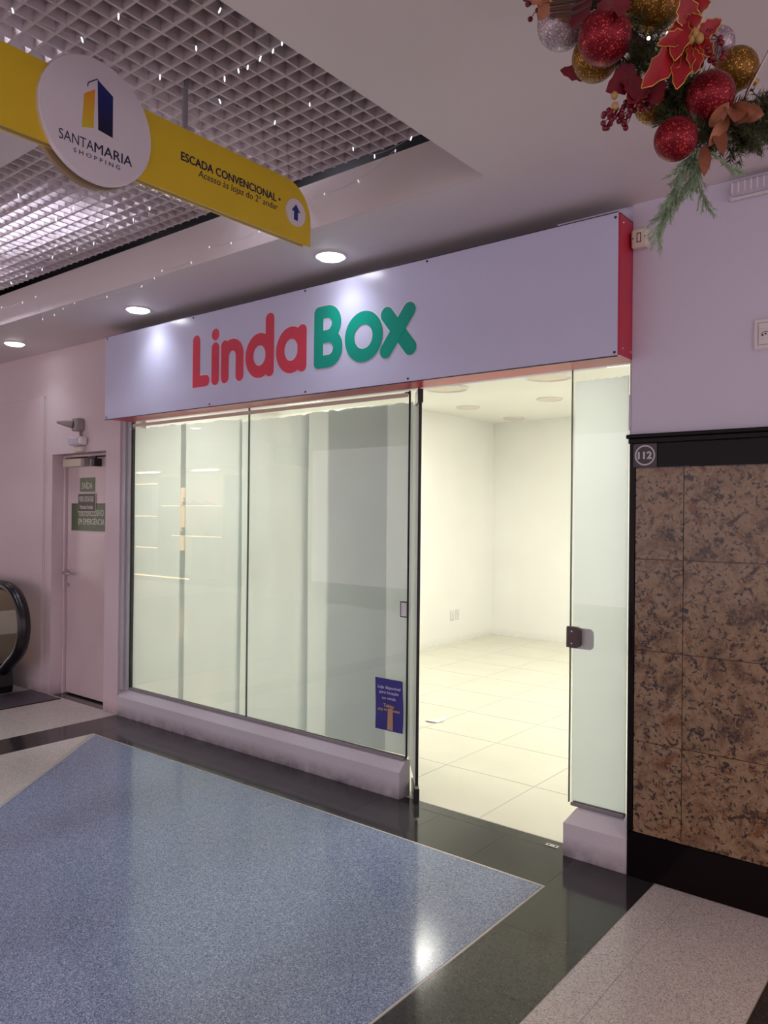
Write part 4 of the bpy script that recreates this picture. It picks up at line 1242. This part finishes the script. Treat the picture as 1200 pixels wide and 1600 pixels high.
for bs, tp, wd in [((-0.514,1.601,2.468),(-0.563,1.524,2.367),.021), ((-0.507,1.606,2.462),(-0.513,1.564,2.366),.018), ((-0.516,1.599,2.517),(-0.516,1.561,2.423),.019),
                   ((-0.516,1.599,2.533),(-0.462,1.603,2.532),.015), ((-0.512,1.602,2.504),(-0.476,1.593,2.501),.014), ((-0.493,1.617,2.478),(-0.445,1.617,2.499),.014),
                   ((-0.503,1.609,2.485),(-0.540,1.542,2.451),.014), ((-0.499,1.613,2.470),(-0.484,1.587,2.396),.015), ((-0.503,1.609,2.491),(-0.502,1.571,2.549),.018),
                   ((-0.491,1.619,2.476),(-0.460,1.606,2.427),.013), ((-0.53,1.60,2.56),(-0.49,1.59,2.62),.02), ((-0.53,1.60,2.56),(-0.455,1.62,2.585),.017)]:
    leaf(bs, tp, VN + rv()*.35, wd, M['petal'], 'petal', M['petal_edge'], 1, .10)
for q in ((-.500,1.603,2.472), (-.492,1.604,2.482), (-.506,1.600,2.484), (-.484,1.608,2.470)):
    obj('flower_centre', MB().sphere(q, .009, 10, 7, (1, 1, 1.3)), M['gold_nut'], gd, True)
for bs, tp, wd in [((-0.622,1.623,2.464),(-0.655,1.559,2.400),.024), ((-0.630,1.617,2.450),(-0.605,1.599,2.382),.022), ((-0.608,1.634,2.436),(-0.618,1.588,2.376),.022), ((-0.598,1.643,2.441),(-0.571,1.626,2.377),.024)]:
    leaf(bs, tp, VN + rv()*.3, wd, M['dark_petal'], 'petal', None, 1, .06)
leaf((-.73,1.664,2.512), (-.802,1.632,2.528), (0,-.6,-.8), .016, M['dark_petal'], 'petal', None, 1, .02)
# dark bunch at the upper left
flower((-.765,1.53,2.632), 6, .060, M['copper'], None)
for k in range(7):
    p = Vector((-.82+.035*k, 1.53, 2.70-.02*k)) + rv()*.02
    leaf(p, p+Vector((rnd.uniform(-.05,.05), rnd.uniform(-.03,.02), -.05)), VN, .016, M['dark_petal'], 'petal', None, 1, .1)
# twigs
for k in range(4):
    a = Vector((-.77,1.52,2.585+.012*k)); b = Vector((-.67+.01*k,1.50,2.555+.015*k))
    obj('twig', MB().tube([a, a.lerp(b, .5)+Vector((0,0,-.008)), b], [.004,.0045,.002], 6), M['twig'], gd, True)
# berries
def berries(c, n, spread, r=.0062):
    c = Vector(c); m = MB()
    for k in range(n):
        p = c + Vector((rnd.uniform(-1,1)*spread[0], rnd.uniform(-1,1)*spread[1], rnd.uniform(-1,1)*spread[2]))
        m.sphere(p, r, 8, 6)
        m.tube([p, c+Vector((0.01,.03,.03))], .0009, 4)
    obj('berry_cluster', m, M['berry'], gd, True)
berries((-.660,1.575,2.352), 12, (.012,.012,.022))
berries((-.636,1.60,2.352), 9, (.012,.012,.018))
berries((-.625,1.62,2.385), 14, (.03,.015,.02))
berries((-.47,1.63,2.455), 16, (.03,.02,.035))
berries((-.61,1.66,2.40), 8, (.015,.01,.012))
berries((-.835,1.57,2.66), 16, (.02,.02,.025))
# copper magnolia leaves
leaf((-.46,1.73,2.36), (-.405,1.70,2.335), VN, .022, M['copper'], 'copper_leaf')
leaf((-.45,1.73,2.375), (-.43,1.68,2.325), VN, .024, M['copper'], 'copper_leaf')
leaf((-.44,1.74,2.36), (-.395,1.745,2.345), VN, .018, M['copper'], 'copper_leaf')
leaf((-.49,1.70,2.33), (-.447,1.685,2.36), VN, .014, M['copper'], 'copper_leaf')
leaf((-.455,1.71,2.345), (-.482,1.685,2.285), VN, .014, M['copper'], 'copper_leaf')
leaf((-.50,1.70,2.292), (-.490,1.675,2.225), VN, .013, M['copper'], 'copper_leaf')
leaf((-.478,1.71,2.33), (-.455,1.68,2.262), VN, .014, M['copper'], 'copper_leaf')
for p in ((-.648,1.575,2.395), (-.645,1.572,2.37)):
    obj('seed_pod', MB().sphere(p, .0075, 10, 8, (1,1,1.2)), M['gold_nut'], gd, True)
# clear hanging line up to the ceiling
obj('hanging_wire', MB().tube([(-.44,1.78,2.405),(-.433,1.775,2.42),(-.385,1.736,2.466),(-.266,1.639,2.60),(-.08,1.49,ZC)], .0035, 6), M['chrome'], gd, True)
for q in ((-.545,1.60,2.50), (-.585,1.60,2.505)):
    obj('light_bulb', MB().sphere(q, .004, 8, 6), M['led'], gd, True)
